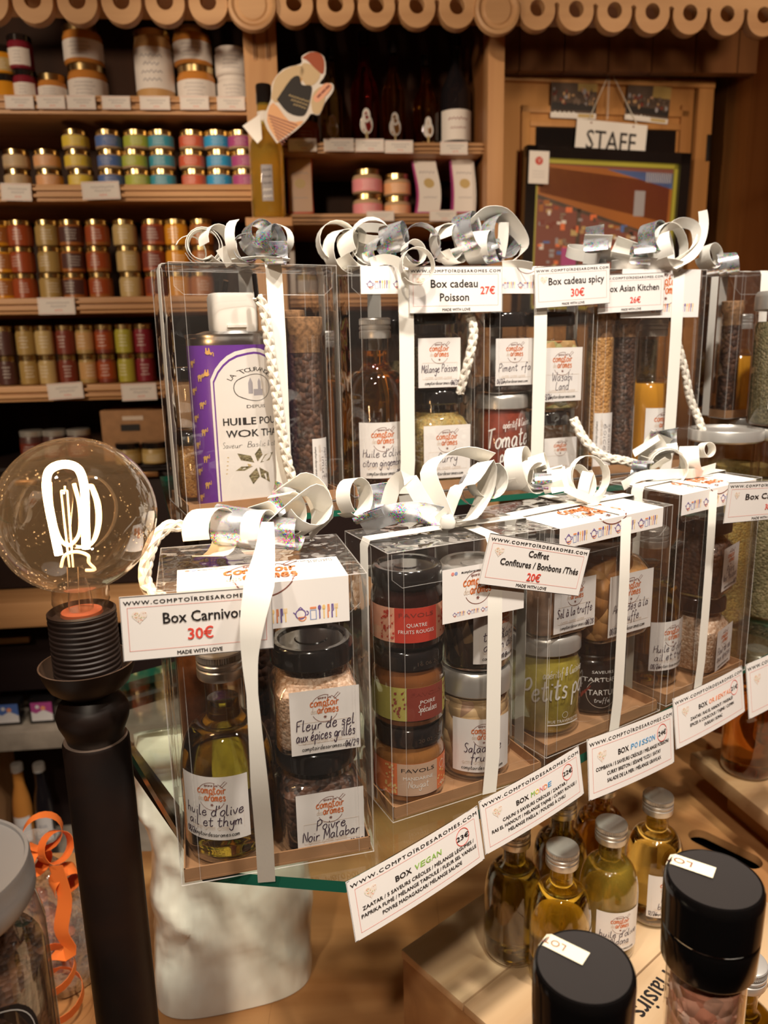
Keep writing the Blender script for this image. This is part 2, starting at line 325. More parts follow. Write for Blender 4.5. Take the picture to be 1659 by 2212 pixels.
# ------------------------------------------------------------------ printing: flat drawings mapped onto surfaces
_T = {}
def glyphs(s, spacing=1.0):
    k = (s, spacing)
    if k not in _T:
        c = bpy.data.curves.new('t', 'FONT'); c.body = s; c.resolution_u = 2; c.space_character = spacing
        o = bpy.data.objects.new('t', c); C.objects.link(o)
        me = bpy.data.meshes.new_from_object(o.evaluated_get(bpy.context.evaluated_depsgraph_get()))
        vs = [(v.co.x, v.co.y) for v in me.vertices]; fs = [tuple(p.vertices) for p in me.polygons]
        bpy.data.objects.remove(o); bpy.data.curves.remove(c); bpy.data.meshes.remove(me)
        x0 = min(v[0] for v in vs); x1 = max(v[0] for v in vs); _T[k] = ([(x - x0, y) for x, y in vs], fs, x1 - x0)
    return _T[k]
HAND = dict(a="9,8 5,10 1,6 2,1 5,0 8,4 9,9 9,2 11,0", b="1,19 1,1 5,0 9,4 7,9 1,6", c="9,8 5,10 1,6 2,1 6,0 9,2", d="9,8 5,10 1,6 2,1 6,0 9,5 10,20 9,3 11,0",
 e="1,5 8,6 7,10 3,9 1,4 3,0 7,0 10,3", f="9,17 6,20 4,15 4,-8 M 0,9 8,9", g="9,8 5,10 1,6 3,1 8,4 9,9 8,-7 4,-9 1,-5", h="1,20 1,0 M 1,6 5,10 8,7 8,1 10,0", i="2,9 2,1 4,0 M 2,13 2,14.5",
 j="4,9 4,-7 1,-9 M 4,13 4,14", k="1,20 1,0 M 8,10 1,4 8,0", l="1,20 1,2 3,0 5,1", m="0,9 1,0 M 1,6 4,10 6,7 6,0 M 6,6 9,10 11,7 11,1 13,0", n="1,9 1,0 M 1,6 5,10 8,7 8,1 10,0", o="5,10 1,6 2,1 6,0 9,5 8,9 5,10",
 p="1,9 1,-9 M 1,7 5,10 9,6 7,1 1,2", q="9,8 5,10 1,6 3,1 8,4 9,9 9,-9", r="1,9 1,0 M 1,5 4,9 8,9", s="8,8 4,10 2,7 7,4 6,0 1,1", t="3,17 3,2 6,0 8,2 M -1,11 8,12", u="1,9 1,2 4,0 7,3 8,9 8,1 10,0", v="0,9 4,0 8,10",
 w="0,9 3,0 6,8 9,0 12,10", x="0,9 8,0 M 8,10 0,0", y="1,9 2,3 6,3 8,9 7,-7 3,-9 0,-5", z="1,9 8,9 1,0 9,1",
 H="1,19 1,0 M 10,20 10,0 M 1,10 10,11", F="1,19 2,0 M 1,19 11,20 M 1,10 8,11", P="2,19 2,0 M 2,18 8,20 11,15 8,10 2,9", N="1,0 1,19 10,1 10,20", M="1,0 2,19 7,6 12,20 13,0", S="10,18 5,20 2,15 9,7 6,0 1,2", C="11,17 6,20 1,12 2,3 7,0 11,3",
 W="0,19 4,0 8,15 12,0 16,20", L="3,19 2,1 11,1", T="0,18 12,20 M 6,19 5,0", B="1,19 1,0 M 1,18 8,19 8,12 1,10 9,9 9,1 1,0", A="0,0 6,20 11,0 M 2,7 10,8", D="1,19 1,0 8,2 10,10 7,18 1,19", R="1,19 1,0 M 1,18 9,19 8,11 1,10 10,0")
HAND.update({'0': "5,18 1,10 4,0 8,2 9,12 5,18", '1': "1,14 5,18 5,0", '2': "1,15 5,18 8,13 1,0 9,1", '3': "1,17 8,17 4,10 8,6 5,0 1,2", '4': "6,18 1,6 9,6 M 7,10 7,-1", '5': "8,18 2,18 2,10 8,8 6,0 1,1", '6': "8,18 2,9 3,1 8,3 7,8 2,7", '7': "1,18 9,18 4,0", '8': "5,9 1,14 5,18 8,14 1,4 5,0 9,4 5,9", '9': "8,10 3,10 3,17 8,17 8,0",
 '/': "0,-3 6,20", '.': "2,0 2,1.5", "'": "2,20 1,15", '&': "10,0 2,14 5,19 8,14 1,5 4,0 9,8", '(': "4,20 1,10 4,-2", ')': "1,20 4,10 1,-2", '@': "9,4 6,4 6,8 9,8 9,3 12,6 9,12 3,11 2,4 7,-1", '-': "1,8 7,8", '_': "0,0 8,0", '*': "1,5 11,15 M 1,15 11,5 M 6,3 6,17 M -1,10 13,10"})
ACC = {'é': ('e', "3,13 7,17"), 'è': ('e', "3,17 7,13"), 'ô': ('o', "1,13 5,17 9,13"), 'à': ('a', "3,17 7,13"), 'ê': ('e', "1,13 5,17 9,13")}
def _strokes(ch):
    d = HAND[ACC[ch][0]] + " M " + ACC[ch][1] if ch in ACC else HAND.get(ch)
    if not d: return []
    return [[tuple(float(q) for q in p.split(',')) for p in st.split()] for st in d.split('M') if st.strip()] if ch != 'M' else [[tuple(float(q) for q in p.split(',')) for p in d.split()]]
def smooth_line(p, k=3):
    if len(p) < 3: return list(p)
    o = []; n = len(p)
    for i in range(n - 1):
        a, b, c, d = p[max(i - 1, 0)], p[i], p[i + 1], p[min(i + 2, n - 1)]
        for j in range(k):
            t = j / k
            o.append(tuple(.5 * (2 * b[q] + (c[q] - a[q]) * t + (2 * a[q] - 5 * b[q] + 4 * c[q] - d[q]) * t * t + (3 * b[q] - a[q] - 3 * c[q] + d[q]) * t ** 3) for q in range(len(b))))
    return o + [tuple(p[-1])]
class Canvas:
    """a drawing in metres, origin bottom left; layers stack in paint order"""
    def __init__(s, w, h): s.w = w; s.h = h; s.p = []; s.L = 0
    def faces(s, vs, fs, m, lay=None): s.p.append((vs, fs, m, s.L if lay is None else lay)); return s
    def rect(s, x0, y0, x1, y1, m, nx=1, lay=None):
        vs = [(x0 + (x1 - x0) * i / nx, y) for i in range(nx + 1) for y in (y0, y1)]
        return s.faces(vs, [(2 * i, 2 * i + 2, 2 * i + 3, 2 * i + 1) for i in range(nx)], m, lay)
    def line(s, pts, lw, m, closed=False):
        n = len(pts); vs = []; fs = []
        for i in range(n):
            a = pts[i - 1] if (i or closed) else pts[i]; b = pts[(i + 1) % n] if (i < n - 1 or closed) else pts[i]
            dx, dy = b[0] - a[0], b[1] - a[1]; q = math.hypot(dx, dy) or 1; ox, oy = -dy / q * lw / 2, dx / q * lw / 2
            vs += [(pts[i][0] + ox, pts[i][1] + oy), (pts[i][0] - ox, pts[i][1] - oy)]
        for i in range(n if closed else n - 1):
            j = (i + 1) % n; fs.append((2 * i, 2 * i + 1, 2 * j + 1, 2 * j))
        return s.faces(vs, fs, m)
    def circ(s, x, y, r, lw, m, a0=0, a1=360, ry=None, n=32):
        ry = ry or r
        return s.line([(x + r * math.cos(R(a0 + (a1 - a0) * i / n)), y + ry * math.sin(R(a0 + (a1 - a0) * i / n))) for i in range(n + 1)], lw, m)
    def disc(s, x, y, r, m, ry=None, n=16):
        ry = ry or r
        return s.faces([(x + r * math.cos(2 * PI * i / n), y + ry * math.sin(2 * PI * i / n)) for i in range(n)], [tuple(range(n))], m)
    def pgon(s, pts, m): return s.faces(list(pts), [tuple(range(len(pts)))], m)
    def dashes(s, x0, y0, x1, y1, lw, m, dash):
        for (ax, ay, bx, by) in ((x0, y0, x1, y0), (x0, y1, x1, y1), (x0, y0, x0, y1), (x1, y0, x1, y1)):
            L = math.hypot(bx - ax, by - ay); k = max(1, int(L / dash))
            for i in range(k):
                t0, t1 = i / k, (i + .72) / k
                s.line([(ax + (bx - ax) * t0, ay + (by - ay) * t0), (ax + (bx - ax) * t1, ay + (by - ay) * t1)], lw, m)
        return s
    def text(s, t, x, y, size, m, al='l', bold=0, sx=1.0, sp=1.0, width=None, skew=0):
        if not t.strip(): return s
        vs, fs, W = glyphs(t, sp)
        if width: sx = width / (W * size)
        x -= {'l': 0, 'c': .5, 'r': 1}[al] * W * size * sx
        offs = [(0, 0)] if not bold else [(-bold, 0), (bold, 0), (0, bold * .6), (0, -bold * .6)]
        for i, (a, b) in enumerate(offs):
            s.faces([(x + (vx + vy * skew) * size * sx + a, y + vy * size + b) for vx, vy in vs], fs, m, s.L + i * .12)
        return s
    def hand(s, t, x, y, xh, m, lw, al='l', sx=1.0, slant=.15, wob=0, width=None, tilt=0):
        k = xh / 10; cur = 0; lines = []
        for ch in t:
            if ch == ' ': cur += 7; continue
            st = _strokes(ch)
            if not st: cur += 6; continue
            mx = max(p[0] for q in st for p in q)
            for q in st: lines.append([(cur + px + py * slant, py + (random.uniform(-wob, wob) if wob else 0)) for px, py in q])
            cur += mx + 2.2
        if width and cur: sx = width / (cur * k)
        if not cur: return s
        x -= {'l': 0, 'c': .5, 'r': 1}[al] * cur * k * sx
        for q in lines: s.line([(x + px * k * sx, y + py * k + px * k * sx * tilt) for px, py in smooth_line(q)], lw, m)
        return s
    def to(s, mb, fn):
        for vs, fs, m, lay in s.p: mb.add([fn(u, v, lay) for u, v in vs], fs, m)
        return mb
LH = .00013
def flat(O, U, V, N=None, bend=0, w=None):
    U = Vector(U).normalized(); V = Vector(V).normalized(); N = N or U.cross(V)
    def f(u, v, h):
        q = O + U * u + V * v + N * (h * LH + .0001)
        if bend: q = q + N * (bend * (1 - (2 * u / w - 1) ** 2))
        return q
    return f
def cyl(Rr, z0, w, phi=-PI / 2, cx=0, cy=0, X=None):    # wraps around a vertical axis; centre of the drawing faces phi
    def f(u, v, h):
        a = phi + (u - w / 2) / Rr; r = Rr + h * LH + .0002
        q = Vector((cx + r * math.cos(a), cy + r * math.sin(a), z0 + v)); return X @ q if X else q
    return f

# ------------------------------------------------------------------ printed matter
def logo(c, x, y, r, tiny=True, ring='brown'):
    lw = r * .035
    c.circ(x, y, r, lw, ring, 28, 62); c.circ(x, y, r, lw, ring, 74, 158); c.circ(x, y - .12 * r, r * .92, lw, ring, 205, 335)
    c.line([(x + .62 * r, y + .72 * r), (x + .95 * r, y + 1.08 * r), (x + 1.1 * r, y + .98 * r), (x + .72 * r, y + .62 * r)], lw, ring, True)
    if tiny: c.hand('epicerie fine', x, y + .72 * r, .11 * r, ring, lw * .8, 'c', width=.95 * r)
    c.hand('comptoir', x, y + .18 * r, .33 * r, 'orange', .080 * r, 'c', slant=.05, width=2.05 * r)
    c.hand('des', x - .98 * r, y - .34 * r, .22 * r, 'pale', .04 * r, 'l', width=.42 * r)
    c.hand('arômes', x + .22 * r, y - .36 * r, .33 * r, 'orange', .080 * r, 'c', slant=.05, width=1.5 * r)
    for k in range(3):
        a = PI * k / 3; c.line([(x - .12 * r * math.cos(a), y - .66 * r - .12 * r * math.sin(a)), (x + .12 * r * math.cos(a), y - .66 * r + .12 * r * math.sin(a))], lw * 1.3, ring)
def icons(c, x, y, h, sets=1, lw=None, faint=False):
    lw = lw or h * .075; W = h * 3.5; s = h
    pu, o, ye, bl = ('pale',) * 4 if faint else ('purple', 'icon_or', 'icon_ye', 'icon_bl')
    for k in range(sets):
        X = x + k * W
        c.circ(X + .45 * s, y + .45 * s, .34 * s, lw, pu, n=18); c.line([(X + .12 * s, y + .45 * s), (X - .05 * s, y + .62 * s)], lw, pu); c.circ(X + .84 * s, y + .5 * s, .14 * s, lw, pu, -90, 90, n=10)
        c.line([(X + .3 * s, y + .8 * s), (X + .45 * s, y + .95 * s), (X + .6 * s, y + .8 * s)], lw, pu); c.circ(X + .55 * s, y + .22 * s, .26 * s, lw, o, 180, 360, n=12); c.line([(X + .29 * s, y + .22 * s), (X + .81 * s, y + .22 * s)], lw, o)
        c.line([(X + 1.12 * s, y), (X + 1.52 * s, y), (X + 1.52 * s, y + .66 * s), (X + 1.12 * s, y + .66 * s)], lw, bl, True); c.line([(X + 1.1 * s, y + .82 * s), (X + 1.54 * s, y + .82 * s)], lw * 2, o)
        for j, cl in ((1.76, pu), (2.06, ye)):
            c.line([(X + j * s, y), (X + j * s, y + .7 * s)], lw * 1.2, cl); c.disc(X + j * s, y + .8 * s, .12 * s, cl, .19 * s, 10)
        for j, cl in ((2.34, o), (2.62, pu)):
            c.line([(X + j * s, y), (X + j * s, y + .45 * s)], lw * 1.3, cl); c.line([(X + j * s, y + .45 * s), (X + (j + .1) * s, y + .5 * s), (X + (j + .08) * s, y + .98 * s), (X + j * s, y + .98 * s)], lw, cl, True)
        c.line([(X + 2.92 * s, y), (X + 2.92 * s, y + .7 * s)], lw * 1.2, ye)
        for q in (-.09, 0, .09): c.line([(X + (2.92 + q) * s, y + .62 * s), (X + (2.92 + q) * s, y + .98 * s)], lw * .7, ye)
def shop_label(lines, wd=.046, h=.044, date='', curved=True, xh=.0038, lw=.00062, nx=14, logo_r=None, corner='r', dx=0):
    c = Canvas(wd, h); c.rect(0, 0, wd, h, 'paper', nx if curved else 1); c.L = 1
    r = logo_r or h * .21; logo(c, wd / 2, h - r * 1.42, r)
    x0, x1, y0, y1 = wd * .10, wd * .92, h * .17, h * .50
    c.line([(x0, y0), (x1, y0), (x1, y1), (x0, y1)], h * .006, 'pale', True)
    icons(c, wd * .16, y0 - h * .01, h * .058, 3, faint=True); c.L = 2
    n = len(lines)
    for i, t in enumerate(lines):
        yy = y1 - h * (.12 if n > 1 else .2) - i * h * .17
        L = len(t); c.hand(t, wd / 2 + dx, yy, xh, 'pen', lw, 'c', wob=.5, width=min(wd * .86, L * xh * .92), tilt=.03)
    c.hand('comptoirdesaromes.com', wd * .5, h * .06, h * .035, 'ink', h * .008, 'c', width=wd * .7)
    if date: c.hand(date, wd * (.97 if corner == 'r' else .03), h * .045, h * .055, 'pen', h * .011, corner, width=wd * .2)
    return c
def heart(c, x, y, s):
    pts = [(x + s * 16 * math.sin(t) ** 3 / 17, y + s * (13 * math.cos(t) - 5 * math.cos(2 * t) - 2 * math.cos(3 * t) - math.cos(4 * t)) / 17) for t in [2 * PI * i / 40 for i in range(40)]]
    c.pgon(pts, 'heart'); L = c.L; c.L += .5; k = 0; rnd = random.Random(3)
    while k < 42:
        a, b = rnd.uniform(-.9, .9), rnd.uniform(-.85, .7)
        if abs(a) * 1.05 + max(0, -b) * .95 < .92 and b < .62 and not (abs(a) < .12 and b > .3):
            c.disc(x + a * s, y + b * s, s * rnd.uniform(.035, .085), rnd.choice(['icon_or', 'icon_ye', 'coral', 'pale', 'pale', 'green', 'redline', 'paper']), s * rnd.uniform(.03, .08), 6); k += 1
    c.L = L
def frame_card(c):
    W, H = c.w, c.h; c.rect(0, 0, W, H, 'paper', 12); c.L = 1; b = H * .008
    c.line([(b, b), (W - b, b), (W - b, H - b), (b, H - b)], H * .010, 'ink', True)
def scrawl(c, x, y, wd, h, m, rnd=None):
    # print too blurred in the photo to read: an uneven wavy line, no letters
    rnd = rnd or random.Random(int(wd * 1e5)); n = max(6, int(wd / h * 1.6)); pts = [(x - wd / 2 + wd * i / n, y + h * (.5 if i % 2 else -.5) * rnd.uniform(.4, 1)) for i in range(n + 1)]
    return c.line(pts, h * .32, m)
def price_card(W, H, title, price, titles=None, heart_at=True, price_pos=None, hd=True, tx=.55, ts=.19, twidth=None, header='WWW.COMPTOÏRDESAROMES.COM'):
    c = Canvas(W, H); frame_card(c)
    c.text(header, W * .5, H * .865, H * .085, 'ink', 'c', H * .0028, sp=1.25, width=W * .955)
    c.dashes(W * .045, H * .155, W * .955, H * .825, H * .009, 'redline', H * .022)
    c.text('MADE WITH LOVE', W * .5, H * .045, H * .085, 'ink', 'c', H * .0025, width=W * .30)
    heart(c, W * .12, H * .68, H * .115); c.L = 2
    for t, x, y, sz, wd in titles: c.text(t, W * x, H * y, H * sz, 'ink', 'c', H * .0038, width=W * wd)
    x, y, sz = price_pos; c.text(price, W * x, H * y, H * sz, 'red', 'c', H * .005, sx=.95)
    return c
def blend_card(W, H, word, colors, price, lines):
    c = Canvas(W, H); frame_card(c)
    c.text('WWW.COMPTOÏRDESAROMES.COM', W * .5, H * .865, H * .085, 'ink', 'c', H * .0028, sp=1.25, width=W * .96)
    c.dashes(W * .045, H * .10, W * .955, H * .825, H * .009, 'redline', H * .022); heart(c, W * .14, H * .66, H * .125); c.L = 2
    c.text('BOX', W * .31, H * .58, H * .13, 'ink', 'l', H * .004, width=W * .115)
    tw = len(word) * .043 * W; x = W * .445
    for i, ch in enumerate(word):
        c.text(ch, x + tw * (i + .5) / len(word), H * .58, H * .13, colors[i % len(colors)], 'c', H * .003, width=tw / len(word) * (.3 if ch == 'I' else .82), skew=.1)
    c.circ(W * .84, H * .64, H * .155, H * .012, 'red', 20, 375, H * .15, 28); c.text(price, W * .84, H * .60, H * .115, 'ink', 'c', H * .004, width=W * .105)
    for i, t in enumerate(lines): c.text(t, W * .5, H * (.43 - i * .118), H * .086, 'ink', 'c', H * .0022, width=W * min(.88, .0185 * len(t)))
    return c
def paper_part(name, c, fn, parent=None, back=.0004):
    """printed sheet with a real thickness: the back is a second sheet behind the print"""
    mb = MB(); c.to(mb, fn)
    return mb, name

# ------------------------------------------------------------------ containers (front faces local -y)
def cap_mb(z, r, h, m='alu'):
    mb = MB(); p = [(0, z + h), (r * .88, z + h), (r * .97, z + h * .96), (r, z + h * .9)]
    mb.lathe(p, m if m != 'alu' else 'alu', 56); n = 60; vs = []; fs = []       # knurled band
    for k, zz in enumerate((z + h * .9, z + h * .68)):
        for i in range(n * 2):
            rr = r * (1.0 if i % 2 else .955); a = PI * i / n; vs.append((rr * math.cos(a), rr * math.sin(a), zz))
    for i in range(n * 2):
        j = (i + 1) % (n * 2); fs.append((i, j, n * 2 + j, n * 2 + i))
    mb.add(vs, fs, m)
    mb.lathe([(r, z + h * .68), (r * .95, z + h * .64), (r * .95, z + h * .60), (r, z + h * .56), (r, z + h * .46), (r * .95, z + h * .42), (r * .95, z + h * .38), (r * 1.0, z + h * .34), (r, z + h * .06), (r * .97, z), (0, z)], m, 56)
    return mb
def oil_bottle(label, loc, rz=0, oil='olive_dark', Rb=.0345, body=.108, neck_r=.0108, neck=.024, fill=None, lab=None, lab_z=.018, lab_phi=-PI / 2, cap='alu', group=None, name='oil_bottle', cat='bottle', cap_h=.019, cap_r=.0158, neck_tilt=0):
    t = thing(name, label, cat, loc, rz, group); s = Rb / .0345
    sh = body - .045 * s; top = body + neck; key = f'{name}{Rb:.4f}{body:.3f}{neck:.3f}{oil}{fill}'
    def prof(i):
        q = [(Rb - .004 - i, .001 + i), (Rb - .001 - i, .004 + i), (Rb - i, .009)] + [(Rb - i, .012 + (sh - .012) * k / 4) for k in range(5)]
        for k in range(1, 11):
            a = PI / 2 * k / 10; q.append((neck_r + .004 - i + (Rb - neck_r - .004) * math.cos(a) ** .9 if k < 10 else neck_r + .004 - i, sh + (body - sh - .004) * math.sin(a)))
        return q + [(neck_r + .0012 - i, body), (neck_r - i, body + .004)]
    gl = prof(0) + [(neck_r, top), (neck_r - .0015, top)]
    put('glass_body', cached('glass_body' + key, lambda: MB().lathe([(0, .0012)] + gl, 'glass', 56)), t)
    f = fill if fill is not None else body + neck * .35
    ip = [(0, .0035)] + prof(.0011)
    if f > body + .004: ip += [(neck_r - .0011, f)]
    else:
        ip2 = []
        for a, b in zip(ip, ip[1:]):
            if a[1] <= f: ip2.append(a)
            if a[1] <= f < b[1]: k = (f - a[1]) / (b[1] - a[1]); ip2.append((a[0] + (b[0] - a[0]) * k, f))
        ip = ip2
    ip += [(ip[-1][0] - .002, ip[-1][1] - .0004), (0, ip[-1][1] - .0006)]
    put('oil', cached('oil' + key, lambda: MB().lathe(ip, oil, 56)), t)
    put('screw_cap', cached(f'cap{cap}{top:.3f}{cap_r}{cap_h}', lambda: cap_mb(top - .006, cap_r, cap_h, cap)), t)
    if lab: lab.to(MB_ := MB(), cyl(Rb + .0003, lab_z, lab.w, lab_phi)); MB_.build('paper_label', t)
    return t
def twist_lid(z, r, h, m, dish=True):
    mb = MB(); p = [(r * .94, z), (r, z + h * .08), (r, z + h * .72), (r * .97, z + h * .92), (r * .92, z + h)]
    p += [(r * .80, z + h * .98), (r * .76, z + h * .88), (r * .40, z + h * .88), (r * .37, z + h * .93), (0, z + h * .93)] if dish else [(r * .85, z + h), (0, z + h)]
    return mb.lathe([(0, z + h * .3), (r * .9, z + h * .02)] + p, m, 56)
def jar(label, loc, rz=0, hw=.031, h=.078, e=5.5, neck_r=.025, lid_r=.0285, lid_h=.015, lid='lid_black', content='salt_spice', fill=.72, lab=None, lab_z=.012, lab_dx=0, name='spice_jar', group=None, lab_phi=-PI / 2, clear_glass=True, shoulder=.70, extra=None, lab_d=.0004):
    t = thing(name, label, 'jar', loc, rz, group); bh = h - lid_h * .85; key = f'{hw}{h}{e}{neck_r}{content}{fill}{shoulder}'
    sh = bh * shoulder; rn = bh * (shoulder + .14)
    def secs(i):
        return [(hw - .005 - i, hw - .005 - i, e, .0008 + i), (hw - .0015 - i, hw - .0015 - i, e, .0025 + i), (hw - i, hw - i, e, .006 + i), (hw - i, hw - i, e, sh), (hw - .002 - i, hw - .002 - i, max(2, e * .8), sh + (rn - sh) * .35), (hw * .45 + neck_r * .55 - i, hw * .45 + neck_r * .55 - i, max(2, e * .55), sh + (rn - sh) * .75), (neck_r - i, neck_r - i, 2, rn)]
    if clear_glass:
        put('glass_body', cached('glass_jar' + key, lambda: MB().loft([(.001, .001, e, .0008)] + secs(0) + [(neck_r, neck_r, 2, bh - .002)], 'glass', 56)), t)
    def cont():
        S = [s for s in secs(.0018 if clear_glass else 0)]; f = bh * fill; o = []
        for a, b in zip(S, S[1:]):
            if a[3] <= f: o.append(a)
            if a[3] <= f < b[3]: k = (f - a[3]) / (b[3] - a[3]); o.append(tuple(a[q] + (b[q] - a[q]) * k for q in range(4)))
        if S[-1][3] <= f: o += [S[-1], (S[-1][0], S[-1][1], 2, f)]
        q = o[-1]; return MB().loft([(.001, .001, e, .002)] + o + [(q[0] * .97, q[1] * .97, q[2], q[3] + .001), (.001, .001, 2, q[3] + .0012)], content, 56)
    put('contents', cached('contents' + key, cont), t)
    put('lid', cached(f'lid{lid}{lid_r}{lid_h}{h}', lambda: twist_lid(h - lid_h, lid_r, lid_h, lid)), t)
    if lab:
        mb = MB()
        if e > 3: lab.to(mb, flat(Vector((lab_dx - lab.w / 2, -hw - lab_d, lab_z)), (1, 0, 0), (0, 0, 1)))
        else: lab.to(mb, cyl(hw + .0004, lab_z, lab.w, lab_phi))
        mb.build('paper_label', t)
    return t
def test_tube(label, loc, rz=0, r=.0185, h=.165, content='peppercorn', lab=None, cork_h=.03, lab_phi=-PI / 2, name='spice_tube', fillz=None, lean=None, lab_z=.008):
    t = thing(name, label, 'spice tube', loc, rz); top = h - cork_h * .5
    put('glass_body', cached(f'tube{r}{h}', lambda: MB().lathe([(0, .0006), (r * .7, .001), (r, .006), (r, top - .001), (r * 1.03, top)], 'glass', 40)), t)
    fz = fillz or top - cork_h * .52
    put('contents', cached(f'tubec{r}{h}{content}{fz}', lambda: MB().lathe([(0, .002), (r * .7, .0025), (r - .0014, .007), (r - .0014, fz), (r * .6, fz + .001), (0, fz + .001)], content, 40)), t)
    put('cork', cached(f'cork{r}{h}{cork_h}', lambda: MB().lathe([(0, top - cork_h * .5), (r * .86, top - cork_h * .5), (r * .93, top - .0005), (r * 1.06, top + cork_h * .12), (r * 1.06, top + cork_h * .48), (r * 1.0, top + cork_h * .5), (0, top + cork_h * .5)], 'cork', 40)), t)
    if lab: lab.to(mb := MB(), cyl(r + .0004, lab_z, lab.w, lab_phi)); mb.build('paper_label', t)
    return t

# ------------------------------------------------------------------ ribbons
def curl(parent, px, py, Y, rpx, az=0, el=0, turns=1.4, pitch=0, start=0, wpx=34, m='ribbon', squash=1.0, grow=1.0, name=None, sub=None):
    """a ribbon loop: helix about an axis given by azimuth (0 = towards the eye) and elevation; sizes in photo pixels at that distance"""
    P = PY(px, py, Y); k = (P - EYE).dot(Vector((0, math.cos(PITCH), -math.sin(PITCH)))) / F
    ax = Vector((math.sin(R(az)) * math.cos(R(el)), -math.cos(R(az)) * math.cos(R(el)), math.sin(R(el)))); U = ax.cross(Vector((0, 0, 1)))
    U = U.normalized() if U.length > .05 else Vector((1, 0, 0)); V = U.cross(ax).normalized() * -1; r = rpx * k; pts = []; n = max(8, int(turns * 20))
    for i in range(n + 1):
        t = i / n; a = R(start) + 2 * PI * turns * t; rr = r * (1 + (grow - 1) * t)
        pts.append(P + U * rr * math.cos(a) + V * rr * squash * math.sin(a) + ax * (pitch * k * (t - .5)))
    mb = MB(); mb.strip(pts, ax, wpx * k, m)
    return mb.build(name or ('holographic_curl' if m == 'holo' else 'ribbon_curl'), parent, world=True)
def loose(parent, pts, wpx=34, m='ribbon', wd=None, name=None, k=4, tw=None):
    """a ribbon along points (px, py, Y)"""
    q = smooth_line([tuple(PY(*p)) for p in pts], k); P0 = Vector(q[0]); kk = (P0 - EYE).dot(Vector((0, math.cos(PITCH), -math.sin(PITCH)))) / F
    n = len(q); w0 = Vector(wd or (0, 0, 1)); wds = w0
    if tw: w1 = Vector(tw); wds = [w0.lerp(w1, i / (n - 1)) for i in range(n)]
    ww = [v * kk for v in (wpx if isinstance(wpx, list) else [wpx])]
    if len(ww) > 1: ww = [ww[min(int(i / (n - 1) * (len(ww) - 1)), len(ww) - 2)] * (1 - (i / (n - 1) * (len(ww) - 1)) % 1) + ww[min(int(i / (n - 1) * (len(ww) - 1)) + 1, len(ww) - 1)] * ((i / (n - 1) * (len(ww) - 1)) % 1) if i < n - 1 else ww[-1] for i in range(n)]
    else: ww = ww[0]
    mb = MB(); mb.strip(q, wds, ww, m); return mb.build(name or ('holographic_ribbon' if m == 'holo' else 'ribbon_tail'), parent, world=True)
def rope(parent, pts, r=.0042, name='rope_handle'):
    q = [Vector(p) for p in smooth_line([tuple(PY(*p)) for p in pts], 8)]
    L = [0]
    for a, b in zip(q, q[1:]): L.append(L[-1] + (b - a).length)
    mb = MB(); n = max(20, int(L[-1] / .0011)); cen = []; j = 0
    for i in range(n + 1):
        d = L[-1] * i / n
        while j < len(L) - 2 and L[j + 1] < d: j += 1
        cen.append(q[j].lerp(q[j + 1], (d - L[j]) / max(1e-9, L[j + 1] - L[j])))
    up = None; S = [[] for _ in range(6)]
    for i, p in enumerate(cen):
        t = (cen[min(i + 1, n)] - cen[max(i - 1, 0)]).normalized()
        up = t.orthogonal().normalized() if up is None else (up - t * up.dot(t)).normalized(); b = t.cross(up); d = L[-1] * i / n
        for s in range(6):            # braid: three strands each way
            a = (1 if s < 3 else -1) * d / (r * 1.25) + 2 * PI * (s % 3) / 3 + (PI / 3 if s > 2 else 0); rr = r * (.56 + .10 * math.cos(3 * a))
            S[s].append(p + (up * math.cos(a) + b * math.sin(a)) * rr)
    for s in S: mb.tube(s, r * .50, 'rope', 7)
    return mb.build(name, parent, world=True)

